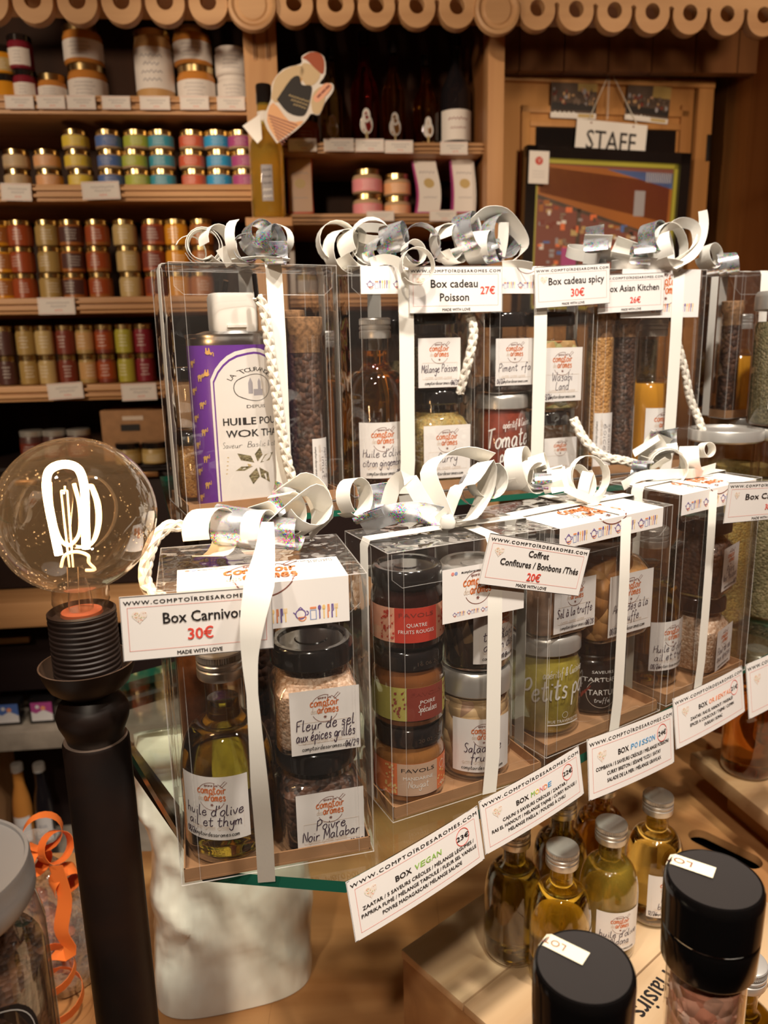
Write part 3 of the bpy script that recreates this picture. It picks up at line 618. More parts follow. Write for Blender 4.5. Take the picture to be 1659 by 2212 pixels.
# ------------------------------------------------------------------ clear gift boxes
def gift_box(label, o, yaw, w_, d_, h_, tray=.0095, band=.5, band_w=.0125, side_band=True, group=None, hang=0):
    o = Vector((o[0], o[1], o[2] + .0006)); t = thing('gift_box', label, 'gift box', o, yaw, group); mb = MB(); e = .00038
    vs = [(x, y, z) for z in (.0003, h_) for y in (0, d_) for x in (0, w_)]
    mb.add(vs, [(0, 1, 5, 4), (1, 3, 7, 5), (3, 2, 6, 7), (2, 0, 4, 6)], 'film'); mb.add(vs, [(4, 5, 7, 6)], 'film_top')
    for a, b in ((0, 1), (1, 3), (3, 2), (2, 0), (4, 5), (5, 7), (7, 6), (6, 4), (0, 4), (1, 5), (2, 6), (3, 7)): mb.tube([vs[a], vs[b]], e, 'film_edge', 6)
    for x in (.012, w_ - .010): mb.tube([(x, .0006, .002), (x, .0006, h_)], .00025, 'film_edge', 4)
    # folded closing flap behind the front sheet, with rounded lower corners
    fl = [(.004, .0025, h_ - .002), (.004, .0025, h_ - .020), (.012, .003, h_ - .027), (w_ - .012, .003, h_ - .027), (w_ - .004, .0025, h_ - .020), (w_ - .004, .0025, h_ - .002)]
    mb.add(fl, [tuple(range(6))], 'film'); mb.tube(fl, .0003, 'film_edge', 4)
    mb.build('clear_sleeve', t, smooth=0)
    tr = MB(); g = .0018; z = tray
    tr.box((w_ / 2, d_ / 2, .0015), (w_ - 2 * g, d_ - 2 * g, .0016), 'kraft')
    for (cx, cy_, sx, sy) in ((w_ / 2, g + .0006, w_ - 2 * g, .001), (w_ / 2, d_ - g - .0006, w_ - 2 * g, .001), (g + .0006, d_ / 2, .001, d_ - 2 * g), (w_ - g - .0006, d_ / 2, .001, d_ - 2 * g)): tr.box((cx, cy_, z / 2 + .001), (sx, sy, z), 'kraft')
    tr.build('cardboard_tray', t, smooth=0)
    if band is not None:
        b = MB(); x = w_ * band; f = .0012
        wv = [x + .002 * math.sin(k * 1.3) for k in range(9)]
        b.strip([(x, d_ + f, h_ * .15), (x, d_ + f, h_ - .002), (x, d_, h_ + f), (x, d_ * .5, h_ + f + .0006), (x, .001, h_ + f), (x + .0004, -f, h_ - .003), (wv[2], -f - .0008, h_ * .7), (wv[5], -f - .0012, h_ * .4), (wv[7], -f - .0006, h_ * .15), (wv[8], -f, hang)], (1, 0, 0), band_w, 'ribbon')
        if side_band:
            y = d_ * .5; b.strip([(-f, y, .002), (-f - .0006, y, h_ * .5), (-f, y, h_ - .003), (.001, y, h_ + f + .001), (w_ * .5, y, h_ + f + .0018), (w_ - .001, y, h_ + f + .001), (w_ + f, y, h_ - .003), (w_ + f, y, .002)], (0, 1, 0), band_w, 'ribbon')
        b.build('ribbon_band', t)
    return t
def brand_sticker(t, x0, x1, w_, h_, front, top, full=False):
    """paper sticker folded over the top front edge: logo on the fold, icons along the front"""
    W = x1 - x0; c = Canvas(W, front + top); c.rect(0, 0, W, front, 'paper'); c.rect(0, front, W, front + top, 'paper'); c.L = 1
    ih = .0088 if front > .026 else .0078; n = max(1, round(W * .92 / (ih * 3.5))); ih = W * .92 / n / 3.5; icons(c, W * .05, front * .12 if front > .026 else front * .2, ih, n)
    if front > .04: logo(c, W * .56, front * .62, front * .34)
    r = min((top + front) * .36, W * .22)
    if front <= .04: logo(c, W * .5, front + top * .38, r)
    c.hand('@comptoiraromes', W * .12, front + top * .86, .0011, 'ink', .0003, 'l'); c.disc(W * .06, front + top * .9, .0016, 'redline'); c.disc(W * .10, front + top * .9, .0016, 'icon_bl')
    c.hand('les belles marinades', W * .96, front + top * .87, .0012, 'ink', .0003, 'r'); c.hand('07 55 57 07 57', W * .96, front + top * .78, .0012, 'ink', .0003, 'r')
    def fn(u, v, L):
        k = .0004 + L * LH
        return Vector((x0 + u, -k - .0007, h_ - front + v)) if v <= front else Vector((x0 + u, v - front, h_ + k + .0007))
    # split drawings that cross the fold so that nothing cuts the edge
    c.to(mb := MB(), fn); mb.build('brand_sticker', t, smooth=0)

# ================================================================== the room
struct('floor', MB().box((-.6, .6, -.03), (3.4, 4.4, .06), 'floor_tile'))
struct('ceiling', MB().box((-.6, .6, 2.83), (3.4, 4.4, .06), 'plaster'))
struct('wall_front', MB().box((-.6, -1.53, 1.4), (3.4, .06, 2.8), 'plaster'))
struct('wall_left', MB().box((-2.23, .6, 1.4), (.06, 4.4, 2.8), 'plaster'))
struct('wall_back', MB().box((-.6, 2.75, 1.4), (3.4, .06, 2.8), 'pine_dark'))
wr = MB()
for k in range(28):
    wr.box((1.06, -1.44 + .15 * k + .07, 1.4), (.06, .147, 2.8), 'wall_wood')
wr.box((1.085, .6, 1.4), (.02, 4.3, 2.8), 'panel_dark')
struct('wall_right', wr)

# ------------------------------------------------------------------ the wall cabinet (its own axes: u along, v into it)
CA = R(5.5); CO = Vector((0, 1.9, 0)); CE = Vector((math.cos(CA), math.sin(CA), 0)); CN = Vector((-math.sin(CA), math.cos(CA), 0))
CM = Matrix.Translation(CO) @ Matrix.Rotation(CA, 4, 'Z')
def CB(px, py, v=0):                       # photo pixel on the plane v -> (u, height)
    p = PP(px, py, CO + CN * v, CN); return ((p - CO).dot(CE), p.z)
def cw(u, v, z): return CO + CE * u + CN * v + Vector((0, 0, z))
def U_(px, py=400, v=0): return CB(px, py, v)[0]
def Z_(px, py, v=0): return CB(px, py, v)[1]
zA, zB, zC, zD = Z_(270, 205), Z_(270, 397), Z_(240, 641), Z_(200, 831)
zM1, zM2 = Z_(830, 306), Z_(800, 460)
zE = Z_(200, 1006); zK = Z_(100, 1272); zF = Z_(80, 1556); zG = .12
uL0, uLP, uMP, uR = U_(-260), U_(544, 120), U_(600, 120), U_(1046, 200)
DV = .34
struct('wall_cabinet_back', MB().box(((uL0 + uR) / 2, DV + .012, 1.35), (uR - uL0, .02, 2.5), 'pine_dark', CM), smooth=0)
def ccab(name, label, cat, parts, loc):
    t = thing(name, label, cat, loc, CA); return t
cab = thing('wall_cabinet', 'tall pine wall cabinet with open shelves behind the gift boxes', 'cabinet', cw(0, 0, 0), CA)
def cpart(name, boxes, m, bev=.003):
    mb = MB()
    for u0, u1, v0, v1, z0, z1 in boxes: mb.box(((u0 + u1) / 2, (v0 + v1) / 2, (z0 + z1) / 2), (u1 - u0, v1 - v0, z1 - z0), m)
    return mb.build(name, cab, smooth=30, bevel=bev)
ZT = 2.45
uP0, uP1 = U_(530, 150), U_(600, 150); uQ0, uQ1 = U_(1046, 250), U_(1081, 250)
post = MB(); post.box(((uP0 + uP1) / 2, -.01, 1.3), (uP1 - uP0, .05, 2.3), 'pine_v')
for du in (-.012, .016):                    # two carved flutes near the top of the post
    post.box(((uP0 + uP1) / 2 + du, -.036, Z_(565, 105)), (.010, .004, .07), 'kraft_edge')
post.build('post', cab, smooth=30, bevel=.002)
cpart('post', [(uQ0, uQ1, -.035, .015, .12, ZT)], 'pine_v')
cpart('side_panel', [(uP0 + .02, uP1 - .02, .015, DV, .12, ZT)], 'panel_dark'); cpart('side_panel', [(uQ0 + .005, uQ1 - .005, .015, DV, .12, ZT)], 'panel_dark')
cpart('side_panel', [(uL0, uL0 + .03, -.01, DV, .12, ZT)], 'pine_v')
sh_t = .036
def shelf(u0, u1, z, t, m='pine'):
    mb = MB(); mb.box(((u0 + u1) / 2, DV / 2, z - t / 2), (u1 - u0, DV - .01, t), m)
    for k in (.3, .68): mb.box(((u0 + u1) / 2, -.0005, z - t * k), (u1 - u0, .008, t * .2), m)
    return mb.build('shelf_board', cab, smooth=30, bevel=.002)
for z, t in ((zA, .038), (zB, .036), (zC, .036), (zD, .036)): shelf(uL0 + .03, uP0, z, t)
for z, t in ((zM1, .024), (zM2, .024)): shelf(uP1, uQ0, z, t, 'pine_light')
shelf(uP1, uQ0, zC, .03); shelf(uP1, uQ0, zD, .03)
shelf(uL0 + .03, uQ0, zE, .02, 'dark_unit')
# lower part: drawers, counter board, dark compartment, stone shelf
cpart('drawer_block', [(uL0, uQ1, .0, DV, zK + .005, zE - .022)], 'dark_unit')
for i, (px, py) in enumerate(((322, 1022), (60, 1040), (560, 1022))):
    u = U_(px, py); z = Z_(px, py); h = MB(); h.box((u, -.012, z), (.05, .018, .012), 'handle'); h.build('drawer_handle', cab, bevel=.003)
cpart('counter_board', [(uL0, uQ1, -.10, DV, zK - .062, zK)], 'pine')
cpart('lower_panel', [(uL0, uQ1, .0, DV, Z_(80, 1490), zK - .064)], 'dark_unit')
u = U_(20, 1375); h = MB(); h.box((u, -.012, Z_(20, 1378)), (.11, .02, .016), 'handle'); h.build('drawer_handle', cab, bevel=.004)
cpart('lower_compartment_back', [(uL0, uQ1, .2, DV, .1, Z_(80, 1490))], 'dark_unit')
cpart('stone_shelf', [(uL0, uQ1, -.06, .2, zF - .05, zF)], 'stone')
cpart('plinth', [(uL0, uQ1, -.02, DV, .0, .12)], 'stone')

# scalloped fascia of the little wooden canopy, in three boards with a round wooden rosette over each joint
fv = -.16
can = thing('scalloped_canopy', 'wooden canopy with scalloped fascia pierced by round holes along the photo top', 'canopy', cw(0, 0, 0), CA)
def fascia(px0, px1, py0, py1, n, first, last):
    """one board: scallops of the measured period, each pierced by a round hole"""
    u0, z0 = CB(px0, py0, fv); u1, z1 = CB(px1, py1, fv); zc = lambda u: z0 + (z1 - z0) * (u - u0) / (u1 - u0); per = (u1 - u0) / n
    r = per * .44; cu = bpy.data.curves.new('f', 'CURVE'); cu.dimensions = '2D'; cu.fill_mode = 'BOTH'; cu.extrude = .011; cu.bevel_depth = .0015; cu.resolution_u = 1
    def sp(pts):
        s_ = cu.splines.new('POLY'); s_.points.add(len(pts) - 1); s_.use_cyclic_u = True
        for p, q in zip(s_.points, pts): p.co = (q[0], q[1], 0, 1)
    out = []
    for k in range(n + 1):
        uc = u0 + per * k
        a0, a1 = (-200 if k else -90), (20 if k < n else -90)
        if k == 0: out += [(uc - per * .02, zc(uc) - r)] if first else []
        seg = 16
        for i in range(seg + 1):
            a = R(a0 + (a1 - a0) * i / seg); out.append((uc + r * math.cos(a), zc(uc) + r * math.sin(a)))
        if k < n: out.append((uc + per * .5, zc(uc) + r * .46))
    out += [(u1, zc(u1) + .040), (u0, zc(u0) + .040)]; sp(out)
    for k in range(1, n):
        uc = u0 + per * k; sp([(uc + r * .47 * math.cos(2 * PI * i / 20), zc(uc) + .004 + r * .47 * math.sin(2 * PI * i / 20)) for i in range(20)])
    ob = bpy.data.objects.new('f', cu); C.objects.link(ob); me = bpy.data.meshes.new_from_object(ob.evaluated_get(bpy.context.evaluated_depsgraph_get()))
    bpy.data.objects.remove(ob); me.transform(Matrix.Translation((0, fv, 0)) @ Matrix.Rotation(R(90), 4, 'X')); me.materials.clear(); me.materials.append(M['pine_light'])
    o = put('fascia_board', me, can)
    return r
fascia(-21, 543, 8, 14, 6, True, True); rr_ = fascia(546, 1071, 14, 24, 6, True, True); fascia(1074, 1722, 24, 44, 8, True, True)
for px, py in ((545, 14), (1072.5, 24)):
    u, z = CB(px, py, fv - .012); b = MB()
    b.lathe([(0, .012), (.026, .012), (.03, .009), (.034, .009), (.040, .014), (.046, .012), (.048, 0)], 'pine_light', 36, Matrix.Translation((u, fv - .012, z)) @ Matrix.Rotation(R(90), 4, 'X')); b.build('rosette', can)
u0, u1 = U_(-260, 0, fv), U_(1760, 0, fv); zf = Z_(1072, 24, fv) + .036
rf = MB(); rf.box(((u0 + u1) / 2, fv / 2 + .03, zf + .012), (u1 - u0, -fv - .01, .018), 'pine'); rf.build('canopy_board', can, smooth=0)
sl = MB()
for k in range(46):                          # roof shingles laid in two courses above the fascia
    uu = u0 + (u1 - u0) * (k + .5) / 46
    for row in range(3): sl.box((0, 0, 0), ((u1 - u0) / 46 - .004, .008, .10), 'pine_light', Matrix.Translation((uu + (row % 2) * .02, fv + .006 + row * .050, zf + .045 + row * .062)) @ Matrix.Rotation(R(-36), 4, 'X'))
sl.build('roof_shingles', can, smooth=0)
# boarding behind the canopy, above the door
_tz = Z_(1200, 157, .30)
mb = MB()
for k in range(8): mb.box((uQ1 + .06 + .12 * k, .30, _tz + .4), (.117, .03, .80), 'panel_dark', CM)
mb.box((uQ1 + .48, .318, _tz + .4), (.96, .01, .80), 'pine_dark', CM)
struct('trim_1', mb, smooth=0)

# ------------------------------------------------------------------ stock on the shelves
def place(u, v, z): return cw(u, v, z)
def tin(name, label, cat, loc, group, kind, r, h, lid_h, body, lab, lid='lid_gold', lab0=.2, lab1=.85, span=200, turn=0, e=2, wave=False):
    """small shop jar: body, band label and lid; copies share their meshes"""
    t = thing(name, label, cat, loc, CA, group)
    k = f'{kind}{r:.4f}{h:.4f}'
    bh = h - lid_h
    put('body', cached('b' + k + body, lambda: MB().lathe([(0, .0005), (r * .9, .0005), (r, r * .1), (r, bh * .86), (r * .9, bh), (0, bh)], body, 28)), t)
    put('lid', cached('l' + k + lid, lambda: MB().lathe([(0, bh - .001), (r * .95, bh - .001), (r * .97, h - lid_h * .15), (r * .9, h), (0, h)], lid, 28)), t)
    def lb():
        c = Canvas(r * R(span), bh * (lab1 - lab0)); c.rect(0, 0, c.w, c.h, lab, 12); c.L = 1
        ink = 'white_print' if lab not in ('shelf_paper', 'yellow', 'lab_beige', 'cream') else 'greytext'
        rnd = random.Random(k + lab)
        for q in range(4):
            y = c.h * (.78 - q * .19); L = c.w * rnd.uniform(.22, .36)
            scrawl(c, c.w / 2, y, L, c.h * .09, ink, rnd)
        mb = MB(); c.to(mb, cyl(r + .0003, bh * lab0, c.w)); return mb
    if lab: o = put('label', cached('p' + k + lab, lb), t); o.rotation_euler = (0, 0, R(turn))
    return t
mat('cream', (.62, .46, .27), .5); mat('teal', (.05, .32, .45), .5); mat('cyan', (.03, .36, .72), .5); mat('navy', (.09, .17, .45), .5); mat('lime', (.42, .48, .06), .5); mat('magenta', (.45, .07, .25), .5); mat('peach', (.80, .42, .20), .5); mat('vermilion', (.66, .12, .06), .5); mat('sun', (.80, .60, .07), .5)
mat('honey', (.60, .24, .05), .2); mat('honey_pale', (.58, .34, .14), .3); mat('pate', (.50, .34, .20), .5); mat('brick', (.36, .07, .02), .35); mat('rust', (.38, .13, .03), .35); mat('ochre', (.42, .28, .09), .4); mat('straw', (.55, .40, .17), .4); mat('olive_tap', (.44, .40, .05), .4); mat('garnet', (.22, .015, .03), .35); mat('plum', (.09, .035, .03), .4); mat('maroon', (.20, .035, .02), .4); mat('amber_jar', (.70, .30, .02), .25)
VF = .075
def stack(pxs, py, shelf_z, kinds, r, h, lid_h, row, what, grp, lid='lid_gold', lab0=.18, lab1=.88, v=VF, namer=None, span=200, jit=.004):
    for i, (px, n, body, lab, cname) in enumerate(kinds):
        u = U_(pxs[i], py, v - r); rnd = random.Random(i * 7 + len(row))
        for k in range(n):
            pos = {1: 'standing alone', 2: ['lower', 'upper'], 3: ['bottom', 'middle', 'top']}[n]
            pos = pos if isinstance(pos, str) else pos[k] + f' of {n}'
            side = ORD[i]
            tin('jar' if 'jar' in what else 'tin', f'{cname} {what}, {pos}, {side} stack on the {row}', 'jar' if 'jar' in what else 'tin', place(u + rnd.uniform(-jit, jit), v, shelf_z + .0005 + k * (h + .0004)), grp, what[:4], r, h, lid_h, body, lab, lid, lab0, lab1, span, rnd.uniform(-28, 28))
ORD = ['first', 'second', 'third', 'fourth', 'fifth', 'sixth', 'seventh', 'eighth', 'ninth', 'tenth']
# second shelf: pate tins with coloured bands
kk = lambda px, py=400: (U_(px + 1, py, VF) - U_(px, py, VF))
stack([27, 95, 165, 232, 291, 348, 412, 470, 523], 360, zB, [(0, 2, 'pate', 'cream', 'cream'), (0, 2, 'pate', 'peach', 'peach'), (0, 3, 'pate', 'sun', 'yellow'), (0, 3, 'pate', 'navy', 'blue'), (0, 3, 'pate', 'lime', 'lime green'), (0, 3, 'pate', 'teal', 'teal'), (0, 3, 'pate', 'vermilion', 'red'), (0, 3, 'pate', 'cyan', 'sky blue'), (0, 3, 'pate', 'magenta', 'magenta')],
      .0292, .0415, .010, 'second shelf', 'band glass tin', 'coloured pate tins on the second shelf', span=170)
# third shelf: sauces, three high
stack([0, 47, 103, 157, 213, 275, 332, 385, 436], 600, zC, [(0, 3, 'amber_jar', 'rust', 'orange'), (0, 3, 'brick', 'brick', 'brick red'), (0, 3, 'ochre', 'ochre', 'ochre'), (0, 3, 'rust', 'plum', 'brown'), (0, 3, 'rust', 'brick', 'rust red'), (0, 3, 'straw', 'straw', 'straw coloured'), (0, 3, 'brick', 'maroon', 'dark red'), (0, 3, 'amber_jar', 'amber_jar', 'amber'), (0, 3, 'rust', 'rust', 'tawny')],
      .0272, .0585, .0105, 'third shelf', 'spread jar', 'spread jars on the third shelf', span=150)
# fourth shelf: narrow jars, two high
stack([10, 57, 99, 143, 187, 228, 271, 312], 800, zD, [(0, 2, 'plum', 'plum', 'plum brown'), (0, 2, 'ochre', 'ochre', 'ochre'), (0, 2, 'straw', 'straw', 'cream'), (0, 2, 'maroon', 'maroon', 'maroon'), (0, 2, 'ochre', 'honey_pale', 'tan'), (0, 2, 'maroon', 'brick', 'brick red'), (0, 2, 'olive_tap', 'olive_tap', 'yellow green'), (0, 2, 'garnet', 'garnet', 'crimson')],
      .0222, .0690, .0115, 'fourth shelf', 'narrow jar', 'narrow jars on the fourth shelf', lid='lid_gold', span=150, jit=.001)
# top shelf: honey and syrups
def one(name, label, px, py, r, h, body, lab, lid='lid_gold', z=None, cat='jar', lid_h=.014, l0=.12, l1=.72, span=190, v=.09, grp='honey jars on the top shelf'):
    return tin(name, label, cat, place(U_(px, py, v - r), v, (z or zA) + .0005), grp, name, r, h, lid_h, body, lab, lid, l0, l1, span)
one('honey_jar', 'small honey jar with gold lid at the left of the top shelf', 104, 180, .031, .062, 'honey', 'shelf_paper')
one('honey_jar', 'squat honey jar, lower of the pair left of the gap on the top shelf', 179, 170, .043, .080, 'honey', 'shelf_paper')
one('honey_jar', 'squat honey jar, upper of the pair left of the gap on the top shelf', 176, 170, .043, .080, 'honey', 'shelf_paper', z=zA + .0804)
one('tall_honey_jar', 'tall pale honey jar with long white label on the top shelf', 327, 150, .043, .152, 'honey_pale', 'shelf_paper', l0=.2, l1=.82)
one('honey_jar', 'squat honey jar, lower of the pair right of the tall jar', 419, 170, .043, .080, 'honey', 'shelf_paper')
one('honey_jar', 'squat honey jar, upper of the pair right of the tall jar', 415, 170, .043, .080, 'honey', 'shelf_paper', z=zA + .0804)
one('white_pot', 'white paper-wrapped pot, lower of two beside the post', 501, 170, .037, .060, 'shelf_paper', 'shelf_paper', lid='shelf_paper', lid_h=.008, l0=.1, l1=.9, grp='white pots on the top shelf')
one('white_pot', 'white paper-wrapped pot, upper of two beside the post', 499, 170, .037, .060, 'shelf_paper', 'shelf_paper', lid='shelf_paper', lid_h=.008, l0=.1, l1=.9, z=zA + .0604, grp='white pots on the top shelf')
for k, nm in enumerate(('lower', 'upper')):
    one('syrup_bottle', f'dark red syrup jar with white label, {nm} of two at the far left', 46 - 4 * k, 170, .027, .070, 'garnet', 'shelf_paper', lid='lid_black', z=zA + k * .0704, grp='dark syrup jars on the top shelf', lid_h=.012, span=120)
one('syrup_bottle', 'amber syrup jar, lower of two at the left frame edge', 3, 170, .027, .060, 'amber_jar', None, lid='lid_black', grp='syrup jars at the frame edge')
one('syrup_bottle', 'yellow-labelled syrup jar, upper of two at the left frame edge', 1, 170, .027, .058, 'amber_jar', 'straw', lid='lid_black', z=zA + .0604, grp='syrup jars at the frame edge')

# bottles of the middle bay
def wine(label, px, base, top, rpx, glass, v=.13, lab=None, neck=.32, name='wine_bottle', grp='bottles on the middle bay shelf', emb=True):
    u = U_(px, base, v); z0 = zM1 + .0006; zt = Z_(px, top, v); h = zt - z0; r = rpx * kk(px) * 1.0; nr = r * .34
    t = thing(name, label, 'bottle', place(u, v, z0), CA, grp); k = f'{name}{px}'
    MB().lathe([(0, .001), (r * .9, .001), (r, .006), (r, h * .50), (r * .93, h * .56), (r * .6, h * .66), (nr * 1.15, h * .74), (nr, h * .8), (nr, h * .93), (nr * .8, h * .935), (0, h * .935)], glass, 32).build('glass_body', t)
    MB().lathe([(0, h), (nr * 1.1, h), (nr * 1.15, h * .99), (nr * 1.15, h * .90), (nr * 1.02, h * .895)], 'lid_black', 24).build('capsule', t)
    c = Canvas(r * 1.5, h * .24)
    if lab: c = Canvas(r * 2.6, h * .26); c.rect(0, 0, c.w, c.h, lab, 12); c.L = 1; scrawl(c, c.w / 2, c.h * .7, c.w * .5, c.h * .1, 'garnet'); scrawl(c, c.w / 2, c.h * .4, c.w * .4, c.h * .08, 'garnet')
    elif emb: c.disc(c.w / 2, c.h * .55, c.h * .24, 'shelf_paper', c.h * .34, 20); c.disc(c.w / 2, c.h * .85, c.h * .15, 'shelf_paper', c.h * .25, 16); c.rect(c.w * .45, 0, c.w * .55, c.h * .3, 'straw', 2); c.line([(c.w * .2, c.h * .05), (c.w * .8, c.h * .05)], c.h * .03, 'straw')
    if c.p: c.to(mb := MB(), cyl(r + .0004, h * (.10 if lab else .09), c.w)); mb.build('label', t)
    return t
mat('dark_glass', (.012, .010, .012), .08, coat=.5)
wine('gold liqueur bottle with pear emblem, first on the bottle shelf', 718, 300, 105, 24, 'gold')
wine('deep red liqueur bottle with pale emblem, second on the bottle shelf', 790, 300, 70, 31, 'red_liq')
wine('amber liqueur bottle with low emblem, third on the bottle shelf', 851, 303, 90, 25, 'brown_oil')
wine('amber round-shouldered bottle with long clear neck and emblem', 921, 303, 120, 28, 'brown_oil')
wine('dark wine bottle with broad cream label at the right end', 984, 302, 80, 33, 'dark_glass', lab='shelf_paper')
one('round_tin', 'dark round tin at the left end of the bottle shelf', 655, 285, .038, .075, 'rust', 'brick', lid='lid_black', z=zM1, cat='tin', grp='tins in the middle bay', v=.1)
for k, nm in enumerate(('lower', 'upper')):
    one('rillette_jar', f'red-labelled clip jar, {nm} of the left pair in the middle bay', 797, 440, .0365, .055, 'pate', 'pink', z=zM2 + k * .0554, v=.10, lid_h=.012, l0=.1, l1=.75, grp='clip jars in the middle bay')
    one('rillette_jar', f'brown-labelled clip jar, {nm} of the right pair in the middle bay', 862, 440, .033, .050, 'pate', 'peach', z=zM2 + k * .0504, v=.10, lid_h=.012, l0=.1, l1=.75, grp='clip jars in the middle bay')
def packet(label, px0, px1, ptop, pbase, col, v, zs, lean=0, face='shelf_paper'):
    u0, u1 = U_(px0, pbase, v), U_(px1, pbase, v); h = Z_(px0, ptop, v) - zs; w_ = u1 - u0
    t = thing('biscuit_packet', label, 'packet', place((u0 + u1) / 2, v, zs + .0005), CA, 'biscuit packets in the middle bay')
    X = Matrix.Identity(4); S = []
    for k in range(9):
        q = k / 8; S.append((w_ / 2 * (1 - .06 * math.sin(PI * q)), .020 * (1 - q ** 3) + .002, 5 - 2 * q, h * q, lean * math.sin(q * 5) * .006, 0))
    MB().loft([(.001, .001, 4, 0)] + S + [(.001, .001, 4, h)], col, 32).build('bag', t)
    c = Canvas(w_ * .86, h * .84); [c.rect(0, c.h * q / 10, c.w, c.h * (q + 1) / 10, face, 4) for q in range(10)]; c.L = 1; c.disc(c.w / 2, c.h * .52, c.w * .24, 'straw', c.h * .09)
    scrawl(c, c.w / 2, c.h * .72, c.w * .7, c.h * .05, 'greytext'); scrawl(c, c.w / 2, c.h * .26, c.w * .6, c.h * .035, 'greytext')
    c.to(mb := MB(), lambda a, b, L: Vector((a - c.w / 2 + lean * math.sin((b / h + .06) * 5) * .006, -.0195 * (1 - (b / h + .06) ** 3) - .0035 - L * LH, b + h * .06))); mb.build('label', t)
    return t
packet('flat paper packet with orange border beside the gold bottle', 622, 679, 330, 455, 'vermilion', .06, zM2, face='lab_beige')
packet('wavy pink-edged paper packet in the middle bay', 894, 948, 328, 455, 'magenta', .07, zM2, 1)
packet('pink-edged paper packet at the right end of the middle bay', 972, 1026, 330, 455, 'magenta', .07, zM2, .4)
one('spread_jar', 'single spread jar seen just above the ribbons in the middle bay', 657, 560, .031, .062, 'straw', 'shelf_paper', z=zC, grp='jars low in the middle bay', v=.09)
bx = thing('white_carton', 'narrow white carton beside the jar below the middle bay', 'carton', place(U_(628, 560, .05), .05, zC + .0005), CA); MB().box((0, 0, .06), (.02, .05, .12), 'shelf_paper').build('carton', bx, bevel=.001)

# shelf-edge price slips
def slip(label, px0, px1, py0, py1, v=-.008, tilt=0, grp='price slips on the cabinet shelves', lines=('mie', 'prix')):
    u0, z1 = CB(px0, py0, v); u1, _ = CB(px1, py0, v); z0 = Z_(px0, py1, v); W, H = u1 - u0, z1 - z0
    c = Canvas(W, H); c.rect(0, 0, W, H, 'shelf_paper'); c.L = 1; c.line([(W * .04, H * .06), (W * .96, H * .06), (W * .96, H * .94), (W * .04, H * .94)], H * .02, 'redline', True)
    rnd = random.Random(px0 + py0)
    for k, y in enumerate((.68, .48)): scrawl(c, W * .55, H * y, W * (.62 - .2 * k), H * .13, 'greytext', rnd)
    scrawl(c, W * .55, H * .24, W * .2, H * .15, 'redline', rnd)
    mb = MB(); X = Matrix.Rotation(R(tilt), 4, 'Y')
    c.to(mb, lambda a, b, L: X @ Vector((a - W / 2, -L * LH - .0008, b - H / 2))); mb.box((0, 0, 0), (W, .0012, H), 'shelf_paper', X)
    o = mb.build('price_slip', smooth=0, loc=place((u0 + u1) / 2, v, (z0 + z1) / 2), rz=CA); return tag(o, label, 'price slip', grp)
for k, (a, b) in enumerate(((9, 71), (78, 139), (143, 205), (219, 280), (301, 366), (388, 450), (468, 528))): slip(f'white price slip, {ORD[k]} from the left along the top shelf edge', a, b, 206 + k // 3, 235 + k // 2)
slip('white price slip at the left end of the second shelf edge', 0, 66, 396, 434, tilt=1.5); slip('white price slip under the blue tins on the second shelf edge', 175, 257, 392, 431, tilt=-1.5)
slip('white price slip on the third shelf edge', 80, 160, 643, 680); slip('white price slip under the maroon jars on the fourth shelf edge', 101, 178, 828, 863, tilt=-2.5); slip('white price slip at the right end of the fourth shelf edge', 261, 337, 829, 866, tilt=-1)
for k, (a, b, y) in enumerate(((622, 683, 299), (699, 764, 299), (767, 829, 300), (831, 892, 303), (951, 1010, 306))): slip(f'white price slip, {ORD[k]} along the bottle shelf edge', a, b, y, y + 28)
slip('white price slip left on the lower middle shelf edge', 792, 851, 456, 478); slip('white price slip right on the lower middle shelf edge', 928, 986, 454, 478)

# the dim lower part of the cabinet
def prop(name, label, cat, px, py, v, zs, dims, m, face=None, grp=None):
    t = thing(name, label, cat, place(U_(px, py, v), v + dims[1] / 2, zs + .0006), CA, grp); MB().box((0, 0, dims[2] / 2), dims, m).build('carton', t, bevel=.002)
    return t
p_ = prop('cardboard_case', 'brown cardboard case with handle hole on the bottom cabinet shelf', 'cardboard box', 292, 960, .06, zE, (.155, .16, .125), 'kraft')
hh = MB(); hh.box((-.008, -.081, .082), (.045, .002, .016), 'ink'); hh.box((-.0, -.0805, .105), (.05, .001, .010), 'pale'); hh.build('handle_hole', p_)
for k, px in enumerate((272, 330)):
    one('mustard_jar', 'yellow jar left in front of the cardboard case' if k == 0 else 'yellow jar right in front of the cardboard case', px, 990, .030, .052, 'ochre', 'straw', z=zE, v=-.02 + .03, lid='lid_black', grp='yellow jars under the cardboard case')
for k, px in enumerate((62, 112, 165)):
    one('dark_jar', f'dark jar, {ORD[k]} from the left behind the light bulb', px, 960, .030, .075, 'plum', 'maroon', z=zE, v=.14, lid='lid_silver', grp='dark jars behind the light bulb')
for k, (px, a) in enumerate(((18, 'navy'), (92, 'magenta'))):
    t = prop('picture_carton', 'small carton with a blue and white picture on the stone shelf' if k == 0 else 'small carton with a pink picture on the stone shelf', 'carton', px, 1550, -.02, zF, (.062, .03, .066), 'lid_black')
    c = Canvas(.052, .05); c.rect(0, 0, .052, .05, a); c.L = 1; c.pgon([(0, 0), (.052, 0), (.052, .018), (.03, .03), (.012, .02), (0, .026)], 'shelf_paper'); c.disc(.03, .034, .006, 'coral'); c.disc(.016, .038, .005, 'shelf_paper')
    c.to(mb := MB(), flat(Vector((-.026, -.0155, .008)), (1, 0, 0), (0, 0, 1))); mb.build('picture', t)
